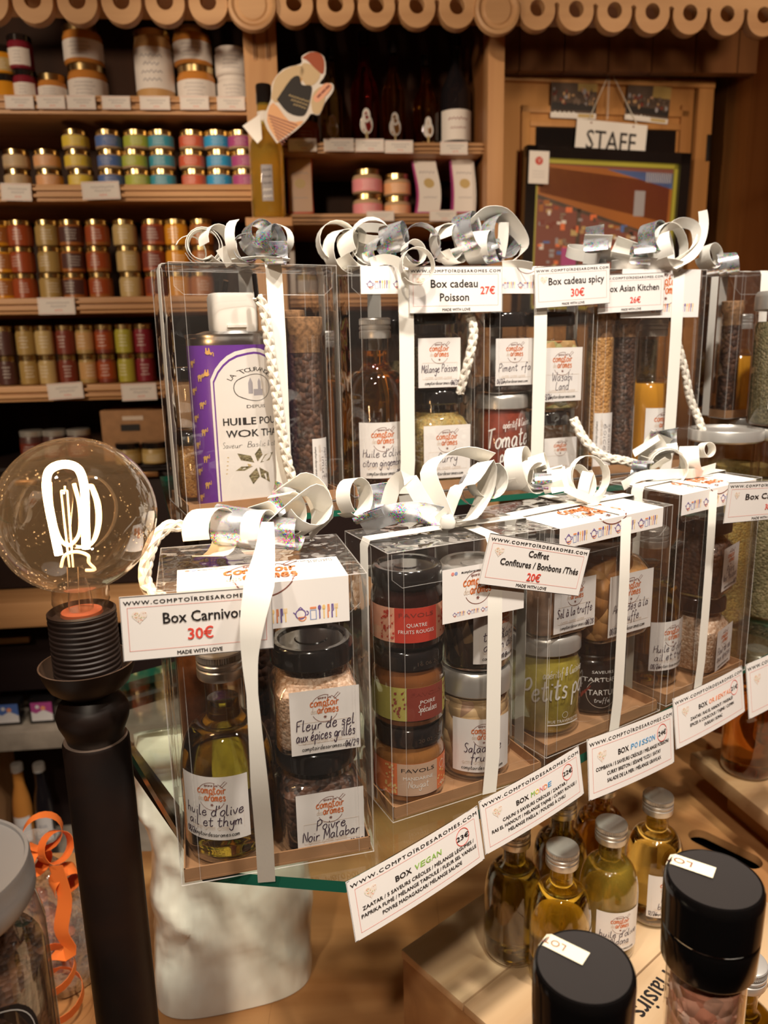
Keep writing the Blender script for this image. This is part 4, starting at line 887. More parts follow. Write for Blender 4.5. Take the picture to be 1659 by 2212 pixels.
for k, (px, g) in enumerate(((45, 'brown_oil'), (92, 'dark_glass'))):
    z0 = .122; v = .06; u = U_(px, 1720, v); zt = Z_(px, 1648, v)
    t = thing('drink_bottle', 'amber drink bottle with white cap under the stone shelf' if k == 0 else 'dark drink bottle with white cap under the stone shelf', 'bottle', place(u, v, z0), CA); h = zt - z0
    MB().lathe([(0, .001), (.023, .001), (.0245, .008), (.0245, h * .55), (.021, h * .66), (.014, h * .78), (.0125, h * .95), (0, h * .95)], 'honey' if k == 0 else g, 28).build('glass_body', t)
    MB().lathe([(0, h), (.014, h), (.0155, h * .985), (.0155, h * .925), (0, h * .92)], 'white_print', 24).build('cap', t)
    c = Canvas(.05, h * .26); c.rect(0, 0, c.w, c.h, 'shelf_paper', 8); c.L = 1; scrawl(c, c.w / 2, c.h * .6, c.w * .4, c.h * .15, 'greytext'); c.to(mb := MB(), cyl(.0249, h * .22, c.w)); mb.build('label', t)

# ================================================================== the display table
zS, zU, zT = Z0 - .345, Z0 - .16, Z0 - .74          # lower glass, upper glass, table top
tb = thing('display_table', 'wide warm brown wooden table carrying the glass shelf display', 'table', (0, 0, 0))
mb = MB()
for k in range(9): mb.box((-.84 + .2 * k, .80 - (.145 if k < 4 else 0), zT - .02), (.1998, 1.0 - (.29 if k < 4 else 0), .04), 'table_wood')
mb.build('table_top', tb, smooth=30)
for x in (-.85, .85):
    for y in (.35, 1.25 if x > 0 else .95): MB().box((x, y, (zT - .04) / 2), (.08, .08, zT - .04), 'crate_side').build('leg', tb)

GA, GB, GC = Vector((-.127, .45, 0)), Vector((-.03, .436, 0)), Vector((.49, .842, 0))
GL = Vector((-.53, .848, 0)).normalized(); GD, GE = GC + GL * .42, GA + GL * .34
fdir = (GC - GB).normalized(); fN = Vector((fdir.y, -fdir.x, 0))
st = thing('glass_display_shelf', 'two tier glass shelf with green edges carrying the gift boxes', 'shelf', (0, 0, 0))
def slab(name, pts, z, t):
    mb = MB(); n = len(pts); top = [(p[0], p[1], z) for p in pts]; bot = [(p[0], p[1], z - t) for p in pts]
    mb.add(top, [tuple(range(n))], 'pane'); mb.add(bot, [tuple(range(n))[::-1]], 'pane')
    mb.add(top + bot, [(i, (i + 1) % n, n + (i + 1) % n, n + i) for i in range(n)], 'pane_edge'); return mb.build(name, st, smooth=0)
slab('lower_glass', [GA, GB, GC, GD, GE], zS, .0085)
UD = Vector((math.cos(R(18)), math.sin(R(18)), 0)); UN = Vector((-UD.y, UD.x, 0)); U0 = Vector((-.190, .672, 0))
slab('upper_glass', [U0, U0 + UD * .604, U0 + UD * .604 + UN * .27, U0 + UN * .27], zU, .006)
for a, b in ((.03, .24), (.59, .20), (.33, .24)):
    p = U0 + UD * a + UN * b; MB().lathe([(.009, zS), (.009, zU - .006)], 'iron', 16, Matrix.Translation((p.x, p.y, 0))).build('post', st)
def rail(a, b, z): mb = MB(); mb.tube([(a.x, a.y, z), (b.x, b.y, z)], .0075, 'iron', 10); return mb.build('rail', st)
rail(GA + GL * .05 + Vector((.010, .006, 0)), GE + GL * -.03, zS - .0165); rail(GE + GL * -.03, GD + GL * -.03, zS - .0165); rail(GD + GL * -.02, GC + GL * .03, zS - .0165)
for p, zb in ((GD + GL * -.02, zT + .0405), (GE + GL * -.03, zT)): MB().lathe([(.009, zb), (.009, zS - .0245)], 'iron', 16, Matrix.Translation((p.x, p.y, 0))).build('post', st)

# ------------------------------------------------------------------ post lamp with the big filament bulb
LP = PY(190, 1440, .45); LP = Vector((LP.x, LP.y, zT))
lamp = thing('post_lamp', 'black iron post lamp with large clear glowing globe bulb', 'lamp', LP)
zz = lambda y: PY(190, y, .45).z - zT
zp, zk0, zk1, zd, zs0, zs1 = zz(1592), zz(1592), zz(1500), zz(1470), zz(1468), zz(1318)
pm = MB(); pm.lathe([(0, 0), (.0205, 0), (.0205, zp - .002), (.0195, zp)], 'iron', 40); pm.lathe([(.0195, zp), (.0155, zp + .0002)], 'iron_worn', 40); pm.build('pole', lamp)
pm = MB(); H = zk1 - zk0; pm.lathe([(0, zp - .004), (.0165, zp - .003), (.0185, zp + H * .18), (.0215, zp + H * .42), (.0225, zp + H * .62), (.0205, zp + H * .82), (.0165, zp + H * .98), (.0150, zp + H * 1.08), (.0165, zp + H * 1.18), (.019, zd - .004)], 'iron', 40); pm.build('turned_finial', lamp)
pm = MB(); pm.lathe([(.0, zd - .006), (.018, zd - .006), (.024, zd - .001), (.0275, zd + .007), (.0290, zd + .013)], 'iron', 44); pm.lathe([(.0290, zd + .013), (.0280, zd + .013), (.0262, zd + .007), (.022, zd + .002), (0, zd + .0012)], 'dish', 44); pm.build('drip_dish', lamp)
pm = MB(); pr = [(0, zd + .0015), (.0195, zd + .0015)]; nr = 13; hs = zs1 - zd - .003
for k in range(nr):
    z = zd + .003 + hs * k / nr; pr += [(.0196, z), (.0203, z + hs / nr * .3), (.0203, z + hs / nr * .65), (.0196, z + hs / nr * .9)]
pr += [(.0203, zs1), (.0190, zs1 + .001), (.0185, zs1 - .004), (0, zs1 - .005)]; pm.lathe(pr, 'socket', 56); pm.build('bulb_socket', lamp)
bc = PY(166, 1113, .45); BX = Matrix.Translation((bc.x - LP.x, 0, 0)); bz = bc.z - zT; br = .0465
g = []; zn = zs1 - .003
for k in range(29):
    a = -PI / 2 + .36 + (PI - .36) * k / 28; g.append((max(1e-4, br * math.cos(a)), bz + br * math.sin(a)))
neck = [(.0140, zn), (.0150, zn + .004), (.0170, zn + .010), (.0168, zn + .014)]
def lean(p): return p
bulb = MB().lathe(neck + [g[0]] + g[1:], 'bulb_glass', 64).build('globe_bulb', lamp, smooth=60)
for v in bulb.data.vertices:
    t = max(0, min(1, (v.co.z - zn) / (bz - zn))); v.co.x += (bc.x - LP.x) * t
pm = MB(); pm.lathe([(0, zn + .001), (.0125, zn + .001), (.0120, zn + .003), (.007, zn + .0035), (0, zn + .0035)], 'phosphor', 32); pm.lathe([(0, zn + .004), (.0075, zn + .004), (.0062, zn + .018), (.0045, zn + .024), (0, zn + .024)], 'glass', 24); pm.build('stem_press', bulb)
# looped filament and its supports (world pixels, around the bulb centre)
def lp(x, y, dy=0): q = PY(x, y, .45 + dy); return (q.x - LP.x, q.y - LP.y, q.z - zT)
f1 = smooth_line([lp(127, 1198, -.004), lp(117, 1150, -.004), lp(105, 1090, -.002), lp(100, 1045, 0), lp(108, 1015, .002), lp(138, 1003, .003), lp(168, 1012, .003), lp(181, 1045, .002), lp(184, 1090, 0), lp(185, 1140, -.003), lp(186, 1185, -.004)], 6)
mb = MB(); mb.tube(f1, .0024, 'filament', 10); mb.build('filament', bulb)
f2 = smooth_line([lp(108, 1042, .01), lp(112, 1100, .012), lp(128, 1160, .012), lp(150, 1178, .01), lp(172, 1150, .012), lp(172, 1095, .012), lp(160, 1045, .01)], 6)
mb = MB(); mb.tube(f2, .0012, 'stem_lit', 8)
for a, b in (((132, 1060), (150, 1225)), ((145, 1060), (158, 1225)), ((132, 1060), (145, 1060)), ((140, 1050), (140, 1062))): mb.tube([lp(*a), lp(*b)], .0006, 'stem_lit', 6)
mb.tube(smooth_line([lp(132, 1225), lp(140, 1200), lp(165, 1192), (lp(190, 1200)), lp(192, 1215), lp(205, 1230), lp(185, 1232)], 5), .0010, 'stem_lit', 6)
for x in (145, 168): mb.tube([lp(x, 1225), lp(x + 4, 1330)], .0003, 'stem_wire', 5)
mb.build('filament_support', bulb)


# ================================================================== gift boxes and what is in them
def inside(o, yaw, lx, ly, z): c, s = math.cos(yaw), math.sin(yaw); return Vector((o[0] + lx * c - ly * s, o[1] + lx * s + ly * c, z))
FT = .0034

# --- front left: the carnivore box
cO, cYaw = Vector((-.136, .434, zS)), R(13.9)
B = gift_box('clear gift box at the front corner of the glass shelf, silver bow, carnivore card', cO, cYaw, .128, .104, .200, band=None)
brand_sticker(B, .012, .116, .128, .200, .030, .040)
oil_bottle('round olive oil bottle with handwritten garlic thyme label in front corner box', inside(cO, cYaw, .0348, .0362, zS + FT), cYaw + R(-8), 'olive_dark', lab=shop_label(['huile d\'olive', 'ail et thym'], .048, .046, '08/26', corner='l'), lab_z=.022, lab_phi=-PI / 2 - .25, Rb=.0314, body=.097, neck=.034, neck_r=.0115)
jar('square jar of pinkish seasoned salt, upper jar in the front corner box', inside(cO, cYaw, .0956, .0330, zS + FT + .0727), cYaw, .0290, .0735, content='salt_spice', fill=.84, lab=shop_label(['Fleur de sel', 'aux épices grillés'], .046, .045, '06/29', False), lab_z=.003, lab_dx=.003)
jar('square jar of black peppercorns, lower jar in the front corner box', inside(cO, cYaw, .0956, .0330, zS + FT), cYaw, .0290, .0725, content='peppercorn', fill=.84, lab=shop_label(['Poivre', 'Noir Malabar'], .046, .045, '12/29', False), lab_z=.0015, lab_dx=.004)
test_tube('corked tube of orange paprika at the back of the front corner box', inside(cO, cYaw, .0180, .0872, zS + FT), cYaw, .0145, .165, 'paprika')
test_tube('corked tube of dark pepper behind the front corner oil bottle', inside(cO, cYaw, .064, .0865, zS + FT), cYaw, .0145, .165, 'timut')
loose(B, [(578, 1128, .458), (572, 1190, .440), (560, 1262, .424), (545, 1345, .418), (540, 1420, .4175), (545, 1500, .4175), (553, 1600, .4185), (561, 1700, .4225), (570, 1800, .431), (576, 1905, .440)], [26, 42, 62, 50, 34, 24, 30, 38, 40, 40], wd=(1, .1, 0))
bw = dict(Y=.50)
curl(B, 455, 1150, .488, 52, 62, 8, .85, 8, 60, 74, 'ribbon'); curl(B, 520, 1140, .50, 44, 82, -8, 1.2, 20, 100, 110, 'holo'); curl(B, 600, 1150, .50, 34, 84, -6, 1.3, 30, 60, 80, 'holo')
curl(B, 560, 1150, .490, 48, 70, 5, .9, 10, 40, 46, 'ribbon')
curl(B, 650, 1092, .52, 58, 52, 30, .8, 20, 10, 74, 'ribbon'); curl(B, 612, 1112, .51, 46, 62, 12, .75, 20, 20, 56, 'ribbon'); curl(B, 590, 1078, .525, 50, 75, -20, .5, 10, 30, 52, 'holo'); curl(B, 560, 1120, .50, 30, 60, 20, .7, 10, 10, 56, 'ribbon')
loose(B, [(575, 1130, .49), (640, 1075, .51), (680, 1060, .52), (700, 1110, .53), (670, 1160, .53)], 52, wd=(.6, -.5, .6))
rope(B, [(398, 1140, .512), (368, 1136, .505), (336, 1160, .495), (318, 1205, .488), (312, 1248, .482), (324, 1278, .478), (350, 1292, .474)])

# --- the jam and tea set
cO2, yaw2 = Vector((.002, .496, zS)), R(26)
B = gift_box('clear gift box with three jam jars, second from the left in the front row', cO2, yaw2, .136, .072, .2035, band=.62, band_w=.0125)
for k, (nm, w1, w2, body, main, side, ht) in enumerate((('mandarin', 'MANDARINE', 'Nougat', 'jam_mand', 'lab_beige', 'lab_orange', 'orange'), ('pear', 'POIRE', 'Spéculoos', 'jam_pear', 'lab_maroon', 'lab_lime', 'green'), ('red fruit', 'QUATRE', 'FRUITS ROUGES', 'jam_dark', 'lab_red', 'lab_berry', 'red'))):
    loc = inside(cO2, yaw2, .0312, .033, zS + FT + k * .0607); t = thing('jam_jar', f'small {nm} jam jar, {["bottom", "middle", "top"][k]} of the stack of three', 'jar', loc, yaw2 + R(-8), 'jam jars in the jam and tea gift box')
    MB().lathe([(0, .001), (.023, .001), (.0262, .004), (.0265, .010), (.0265, .036), (.0255, .040), (.0245, .043), (.0235, .047), (0, .047)], body, 48).build('contents', t)
    MB().lathe([(.024, .0005), (.0268, .004), (.0271, .010), (.0271, .036), (.0262, .0405), (.025, .0435), (.0245, .048)], 'glass', 48).build('glass_body', t)
    put('lid', cached('jamlid', lambda: twist_lid(.0460, .0262, .0142, 'lid_black')), t)
    c = Canvas(.0271 * 3.3, .026); W, Hh = c.w, c.h; c.rect(0, 0, W, Hh, side, 20); c.L = 1; mx = W * .50; x0 = W * .33
    if k == 1: x0 = W * .42
    c.rect(x0, 0, x0 + W * .36, Hh, main, 10); rnd = random.Random(k); c.L = 1
    for q in range(46):
        xx = rnd.choice([rnd.uniform(x0 - W * .12, x0 - W * .01), rnd.uniform(x0 + W * .37, x0 + W * .50)]); yy = rnd.uniform(.06, .94) * Hh
        dk = {'lab_berry': 'lab_red', 'lab_lime': 'lab_maroon', 'lab_orange': 'icon_ye'}[side]; c.disc(xx, yy, rnd.uniform(.0006, .0013), dk, None, 7); c.line([(xx, yy), (xx + .0012, yy + .0016)], .0002, dk)
    c.L = 2; mx = x0 + W * .18; ink = 'white_print'
    c.text('FAVOLS', mx, Hh * .74, Hh * .17, 'lab_maroon' if k else 'ink', 'c', width=W * .29)
    if k == 2: c.text(w1, mx, Hh * .46, Hh * .15, ink, 'c', width=W * .17); c.text(w2, mx, Hh * .27, Hh * .15, ink, 'c', width=W * .30)
    else: c.text(w1, mx, Hh * .50, Hh * .15, ink, 'c', width=W * (.26 if k == 0 else .14)); c.hand(w2, mx, Hh * .26, Hh * .11, ink, .0004, 'c', width=W * .18)
    if k == 0: c.text('42 g', x0 + W * .44, Hh * .1, Hh * .15, ink, 'c', width=W * .085); c.circ(x0 + W * .43, Hh * .74, Hh * .12, .0003, ink); c.line([(x0 + W * .48, Hh * .4), (x0 + W * .51, Hh * .4), (x0 + W * .51, Hh * .9), (x0 + W * .48, Hh * .9)], .0004, ink, True)
    c.to(mb := MB(), cyl(.0274, .0085, W, -PI / 2 - .12)); mb.build('paper_label', t)
    if k < 2:
        c = Canvas(.03, .01); c.text(('20 02 2028', '16 06 2028')[k], .016, .003, .0042, 'dish', 'c', width=.024); c.to(mb := MB(), cyl(.0263, .0475, .03, -PI / 2 + .35)); mb.build('lid_date', t)
jar('round jar of pale sugared almonds with silver lid in the jam box', inside(cO2, yaw2, .0925, .036, zS + FT), yaw2 - R(18), .0290, .0905, 2, .0275, .0290, .020, 'lid_silver', 'almond_pale', .93, lab=shop_label(['Salade de', 'fruits'], .050, .045), lab_z=.010, shoulder=.82, name='almond_jar')
jar('round jar of dark tea on top of the almond jar', inside(cO2, yaw2, .0925, .036, zS + FT + .0912), yaw2 - R(2), .0285, .082, 2, .027, .0285, .018, 'lid_silver', 'tea', .94, lab=shop_label(['thé Blanc', 'Jardin des', 'sens'], .046, .048), lab_z=.009, lab_phi=-PI / 2 + .22, shoulder=.84, name='tea_jar')
def flat_sticker(t, x0, w_, z0, h_, y=-.0018):
    c = Canvas(w_, h_); c.rect(0, 0, w_, h_, 'paper'); c.L = 1; logo(c, w_ * .42, h_ * .58, h_ * .30); icons(c, w_ * .12, h_ * .10, h_ * .085, 3)
    c.hand('@comptoiraromes', w_ * .22, h_ * .88, .0010, 'ink', .0003); c.disc(w_ * .12, h_ * .90, .0013, 'redline'); c.disc(w_ * .16, h_ * .90, .0013, 'icon_bl'); c.hand('les belles marinades', w_ * .98, h_ * .92, .001, 'ink', .00025, 'r')
    c.to(mb := MB(), flat(Vector((x0, y, z0)), (1, 0, .0), (0, 0, 1))); return mb.build('brand_sticker', t, smooth=0)
flat_sticker(B, .041, .070, .146, .040)
curl(B, 765, 1075, .565, 42, 52, 10, 1.0, 14, 40, 40); curl(B, 800, 1085, .57, 40, 88, 12, .6, 20, 20, 66, 'holo')
loose(B, [(838, 1092, .57), (852, 1048, .57), (880, 1032, .565), (905, 1070, .56), (930, 1110, .555)], 34, wd=(.9, -.3, -.3))
loose(B, [(780, 1135, .565), (840, 1112, .56), (900, 1106, .56), (960, 1118, .555)], 50, 'holo', wd=(.1, -.3, 1))
loose(B, [(962, 1122, .553), (945, 1080, .556), (925, 1020, .565), (955, 985, .57), (1005, 975, .575), (1060, 990, .58)], 44, wd=(.8, -.5, .4))
loose(B, [(966, 1124, .552), (985, 1060, .553), (1015, 1040, .556), (1050, 1000, .56), (1048, 1060, .562), (1020, 1115, .556), (985, 1128, .553)], [22, 40, 48, 48, 46, 40, 20], wd=(.7, -.6, .3))
curl(B, 1050, 1038, .572, 40, 25, 12, 1.5, 18, 60, 36); curl(B, 1030, 1055, .57, 38, 10, 5, 1.2, 10, 0, 30, 'holo')
mb = MB(); k_ = PY(967, 1128, .5505); mb.loft([(.001, .001, 2, -.006), (.005, .004, 2.5, -.004), (.006, .005, 2.5, 0), (.0045, .004, 2.5, .004), (.001, .001, 2, .006)], 'ribbon', 20, Matrix.Translation(k_)); mb.build('ribbon_knot', B, world=True)
rope(B, [(770, 1310, .545), (772, 1262, .545), (790, 1235, .545), (815, 1240, .545), (828, 1262, .545)])

# --- the truffle set
cO3, yaw3 = Vector((.131, .579, zS)), R(33)
B = gift_box('clear gift box with green pea spread and truffle almonds, third in front row', cO3, yaw3, .146, .095, .1965, band=.57, band_w=.0125)
brand_sticker(B, .006, .132, .146, .1965, .017, .062)
def scriptjar(label, loc, rz, content, small, big, hw, h, big2=None, foot=None, name='spread_jar', dx=0):
    t = jar(label, loc, rz, hw, h, 2, hw * .9, hw * .97, .016, 'lid_silver', content, .97, shoulder=.80, name=name)
    c = Canvas(hw * 2.3, h * .6); W, Hh = c.w, c.h; c.L = 1
    c.hand(small, W * .56, Hh * .80, Hh * .075, 'white_print', .00062, 'c', width=W * .52, tilt=.10)
    c.hand(big, W * .5 + dx, Hh * .40, Hh * .19, 'white_print', .0017, 'c', width=W * .92, tilt=.10)
    if big2: c.hand(big2, W * .62, Hh * .14, Hh * .15, 'white_print', .0014, 'c', width=W * .72, tilt=.12)
    if foot: c.rect(W * .36, Hh * .0, W * .78, Hh * .02, 'white_print', 4); c.text(foot, W * .57, Hh * .045, Hh * .07, 'white_print', 'c', width=W * .40); c.circ(W * .57, Hh * .17, Hh * .05, .0003, 'white_print')
    c.to(mb := MB(), cyl(hw + .0006, h * .14, W)); mb.build('printed_lettering', t); return t
scriptjar('green pea spread jar with white script lettering and silver lid', inside(cO3, yaw3, .0395, .046, zS + FT), R(14), 'pea_cream', 'apéritif & Cuisine', 'Petits pois', .0335, .0905, foot='RUE TRAVERSETTE', dx=.002)
jar('square jar of truffle salt standing on the pea spread jar', inside(cO3, yaw3, .0392, .046, zS + FT + .0908), yaw3 - R(4), .0310, .078, content='powder_rose', fill=.9, lab=shop_label(['Sel à la truffe'], .046, .045, '08/28', False), lab_z=.006, lab_dx=.006)
t = jar('small dark tapenade jar with black label under the almond jar', inside(cO3, yaw3, .1035, .046, zS + FT), R(10), .0290, .072, 2, .0268, .0275, .014, 'lid_black', 'truffle_dark', .95, shoulder=.82, name='tapenade_jar')
c = Canvas(.058, .044); c.rect(0, 0, .058, .044, 'black_print', 14); c.L = 1; c.disc(.029, .017, .014, 'ink', None, 28); c.circ(.029, .017, .0145, .0004, 'pale'); c.L = 2
c.text('SAVEURS', .029, .036, .004, 'white_print', 'c', width=.02); c.text('TARTUFO', .029, .028, .006, 'white_print', 'c', width=.036); c.text('TARTUF', .029, .015, .0075, 'white_print', 'c', width=.026); c.hand('truffe', .029, .008, .0022, 'white_print', .0004, 'c')
for k in range(5): c.line([(.004 + k * .003, .004 + k * .004), (.010 + k * .002, .016 + k * .002)], .0012, 'lab_maroon')
c.to(mb := MB(), cyl(.0295, .006, .058, -PI / 2 - .1)); mb.build('paper_label', t)
jar('large square jar of truffle almonds in the third front box', inside(cO3, yaw3, .1072, .046, zS + FT + .0724), yaw3 - R(3), .0355, .108, 6, .0285, .0315, .0165, content='almond', fill=.82, lab=shop_label(['Amandes à la', 'Truffe'], .054, .056, '08/28', False, xh=.004, corner='l'), lab_z=.008, lab_dx=.004, shoulder=.66, name='almond_jar')
curl(B, 1120, 1012, .675, 46, 60, 10, 1.2, 26, 20, 40); curl(B, 1150, 1030, .67, 34, 35, 0, 1.3, 10, 60, 34); curl(B, 1165, 1012, .68, 30, 70, 20, .8, 10, 60, 36)
curl(B, 1270, 1030, .68, 46, 20, 10, 1.5, 14, 30, 18); curl(B, 1250, 1042, .675, 38, 40, 24, 1.5, 14, 30, 22); curl(B, 1262, 1055, .668, 36, 65, -10, 1, 14, 80, 24); curl(B, 1195, 1036, .672, 26, 80, 15, .8, 8, 0, 44); curl(B, 1170, 1040, .668, 18, 80, 0, .9, 8, 40, 36, 'holo')
loose(B, [(1200, 1010, .67), (1206, 1040, .665), (1212, 1062, .66)], 40, wd=(1, 0, .1)); loose(B, [(1222, 1055, .655), (1255, 1070, .652), (1290, 1080, .65), (1310, 1055, .66)], 18, wd=(.3, 0, 1))

# --- the second carnivore box
cO4, yaw4 = Vector((.262, .666, zS)), R(35)
B = gift_box('clear gift box with silver screw capped oil bottle, fourth in the front row', cO4, yaw4, .134, .088, .2035, band=.37, band_w=.0125)
brand_sticker(B, .002, .122, .134, .2035, .019, .055)
oil_bottle('dark olive oil bottle with thyme label in the fourth front box', inside(cO4, yaw4, .0360, .051, zS + FT), R(8), 'olive_dark', lab=shop_label(['Huile d\'olive', 'ail et thym'], .048, .050, '08/26', corner='l'), lab_z=.020, Rb=.0325, body=.110, neck=.034, lab_phi=-PI / 2 + .35)
jar('square jar of pink seasoned salt, lower jar in the fourth front box', inside(cO4, yaw4, .0993, .0362, zS + FT), yaw4 + R(12), .0275, .080, content='salt_spice', fill=.86, lab=shop_label(['Fleur de sel', 'aux épices'], .042, .043, '', False), lab_z=.006, lab_dx=.002, neck_r=.023, lid_r=.0265)
jar('square jar of black pepper, upper jar in the fourth front box', inside(cO4, yaw4, .0993, .0362, zS + FT + .0804), yaw4 + R(12), .0275, .081, content='peppercorn', fill=.86, lab=shop_label(['Poivre', 'Noir Malabar'], .042, .044, '08/29', False), lab_z=.010, lab_dx=.002, neck_r=.023, lid_r=.0265)
curl(B, 1440, 1010, .735, 44, -8, 4, 2.6, 24, 30, 34, grow=.86); curl(B, 1408, 982, .745, 30, 60, 35, .8, 10, 40, 62); curl(B, 1420, 965, .75, 40, 80, -20, .5, 10, 40, 50); curl(B, 1490, 990, .745, 26, 60, 5, 1.1, 16, 80, 40); curl(B, 1525, 972, .75, 16, 15, 10, 1.2, 10, 0, 24)
curl(B, 1435, 955, .755, 26, 78, 10, .7, 10, 20, 56, 'holo'); curl(B, 1385, 1015, .73, 20, 75, 0, .8, 10, 20, 40, 'holo'); loose(B, [(1345, 1050, .71), (1385, 1028, .715), (1440, 1024, .72), (1500, 1022, .735), (1545, 1010, .75)], 22, wd=(.3, 0, 1))

# --- the tall boxes on the upper glass
def obox(label, o, yaw, w_, **k): return gift_box(label, Vector((o[0], o[1], zU)), yaw, w_, k.pop('d', .092), k.pop('h', .2275), **k)
o5, y5 = Vector((-.183, .700, zU)), R(25)
T1 = obox('tall clear gift box with purple oil tin, leftmost on the upper shelf', o5, y5, .157, band=.60, band_w=.0155)
ti = thing('oil_tin', 'purple elephant-patterned wok oil tin with white pouring cap', 'tin', inside(o5, y5, .0615, .0300, zU + FT), y5 - R(4)); a, b_ = .0445, .0250; th = .160
MB().loft([(.001, .001, 2.6, .001), (a * .98, b_ * .98, 2.6, .001), (a, b_, 2.6, .004), (a, b_, 2.6, th - .007)], 'tin_purple', 64).build('body', ti)
MB().loft([(a, b_, 2.6, th - .007), (a, b_, 2.6, th - .001), (a * 1.02, b_ * 1.02, 2.6, th), (a * 1.02, b_ * 1.02, 2.6, th + .003), (a * .97, b_ * .95, 2.6, th + .0032), (a * .95, b_ * .93, 2.6, th + .0015), (a * .6, b_ * .8, 2.4, th + .006), (.001, .001, 2, th + .006)], 'tin_metal', 64).build('rim', ti)
mb = MB(); mb.loft([(.001, .001, 5, th + .005), (.021, .0195, 5, th + .005), (.0215, .020, 5, th + .010), (.0215, .020, 5, th + .036), (.0200, .0185, 5, th + .040), (.001, .001, 5, th + .0402)], 'cap_white', 40); mb.box((0, -.0205, th + .010), (.018, .002, .0022), 'cap_white'); mb.build('pouring_cap', ti, smooth=40)
def oval(u, v, L):
    t = u / .041; tt = -PI / 2 + t; ct, st_ = math.cos(tt), math.sin(tt); k = 1 + (L * LH + .0003) / .03
    return Vector((k * a * math.copysign(abs(ct) ** (2 / 2.6), ct), k * b_ * math.copysign(abs(st_) ** (2 / 2.6), st_), v))
c = Canvas(.1, .16)
def arch(x0, x1, y0, ys, yt, m, n=14): c.pgon([(x0, y0), (x1, y0)] + [(x1 - (x1 - x0) * i / n, ys + (yt - ys) * math.sin(PI * i / n)) for i in range(n + 1)], m)
def archbands(x0, x1, y0, ys, yt, m, cols=12, lay=None):
    for i in range(cols):
        q0, q1 = i / cols, (i + 1) / cols; f = lambda q: ys + (yt - ys) * math.sin(PI * q) ** .8
        c.faces([(x0 + (x1 - x0) * q0, y0), (x0 + (x1 - x0) * q1, y0), (x0 + (x1 - x0) * q1, f(q1)), (x0 + (x1 - x0) * q0, f(q0))], [(0, 1, 2, 3)], m)
c.L = 1; archbands(-.0235, .0405, .004, .122, .150, 'tin_white'); c.L = 2; archbands(-.0210, .0380, .004, .120, .1465, 'tin_purple'); c.L = 3; archbands(-.0195, .0365, .004, .119, .1445, 'tin_white')
def elephant(x, y, s, flip=1, up=1):
    f = lambda q: [(x + flip * px_ * s, y + up * py_ * s) for px_, py_ in q]
    c.pgon(f([(-.5, -.1), (-.5, .35), (-.2, .5), (.2, .48), (.4, .3), (.4, -.1), (.25, -.6), (.08, -.6), (.05, -.15), (-.2, -.15), (-.25, -.6), (-.45, -.6)]), 'tin_gold'); c.pgon(f([(.35, .5), (.62, .6), (.72, .35), (.58, .1), (.38, .12)]), 'tin_gold')
    c.line(f([(.68, .3), (.85, .1), (.98, .3), (.92, .62), (1.0, .78)]), s * .14, 'tin_gold'); c.line(f([(-.5, .3), (-.66, .1)]), s * .07, 'tin_gold')
c.L = 1
for i, x in enumerate((-.0485, -.0360)):
    for j in range(7):
        y = .010 + j * .0253 + (.0126 if i else 0)
        if y < .148: elephant(x, y, .0058, 1)
elephant(-.024, .1475, .0056, 1, -1); elephant(-.0275, .128, .0056, -1, -1)

c.L = 4; c.circ(.0085, .1135, .0125, .0005, 'ink', n=30); c.rect(.003, .108, .006, .118, 'greytext'); c.pgon([(.003, .118), (.006, .118), (.0045, .123)], 'greytext'); c.rect(.0065, .106, .014, .112, 'greytext'); c.rect(.010, .112, .0125, .119, 'greytext'); c.pgon([(.010, .119), (.0125, .119), (.01125, .122)], 'greytext')
def arc_text(s, x, y, r, a0, a1, sz, m):
    n = len(s)
    for i, ch in enumerate(s):
        if ch == ' ': continue
        an = R(a0 + (a1 - a0) * (i + .5) / n); vs, fs, W = glyphs(ch); k = sz * .9; ca, sa = math.cos(an - PI / 2), math.sin(an - PI / 2)
        c.faces([(x + r * math.cos(an) + ((vx - W / 2) * ca - vy * sa) * k, y + r * math.sin(an) + ((vx - W / 2) * sa + vy * ca) * k) for vx, vy in vs], fs, m)
arc_text('LA TOURANGELLE', .0085, .1135, .0152, 155, 10, .0062, 'ink'); c.text('DEPUIS', .0085, .0945, .0042, 'ink', 'c', width=.014)
c.text('HUILE POUR', .0085, .0790, .0098, 'ink', 'c', .0002, width=.044); c.text('WOK THAÏ', .0085, .0675, .0098, 'ink', 'c', .0002, width=.040); c.hand('Saveur Basilic & citron', .0085, .0575, .0028, 'ink', .0003, 'c', width=.048)
for ang, L_ in ((35, .016), (80, .014), (130, .013), (-60, .018), (-100, .016), (200, .010)):
    x, y = .006 + .003 * math.cos(R(ang)), .040 + .003 * math.sin(R(ang)); ex, ey = x + L_ * math.cos(R(ang)), y + L_ * math.sin(R(ang)); nx, ny = -math.sin(R(ang)) * L_ * .22, math.cos(R(ang)) * L_ * .22
    c.pgon([(x, y), ((x + ex) / 2 + nx, (y + ey) / 2 + ny), (ex, ey), ((x + ex) / 2 - nx, (y + ey) / 2 - ny)], 'herbs')
for k in range(5): c.line([(.002, .040), (-.012 - k * .0005, .049 - k * .004)], .0008, 'straw')
c.to(mb := MB(), oval); mb.build('printed_panel', ti)
t = jar('small jar of pink powder, upper jar at the left of the purple tin', inside(o5, y5, .0215, .0705, zU + FT + .070), y5, .0180, .062, 2, .0165, .0180, .012, 'lid_black', 'powder_tan', .93, shoulder=.86)
jar('small jar of orange spice mix, lower jar at the left of the purple tin', inside(o5, y5, .0215, .0705, zU + FT), y5, .0180, .0695, 2, .0165, .0180, .012, 'lid_black', 'spice_mix', .93, shoulder=.86)
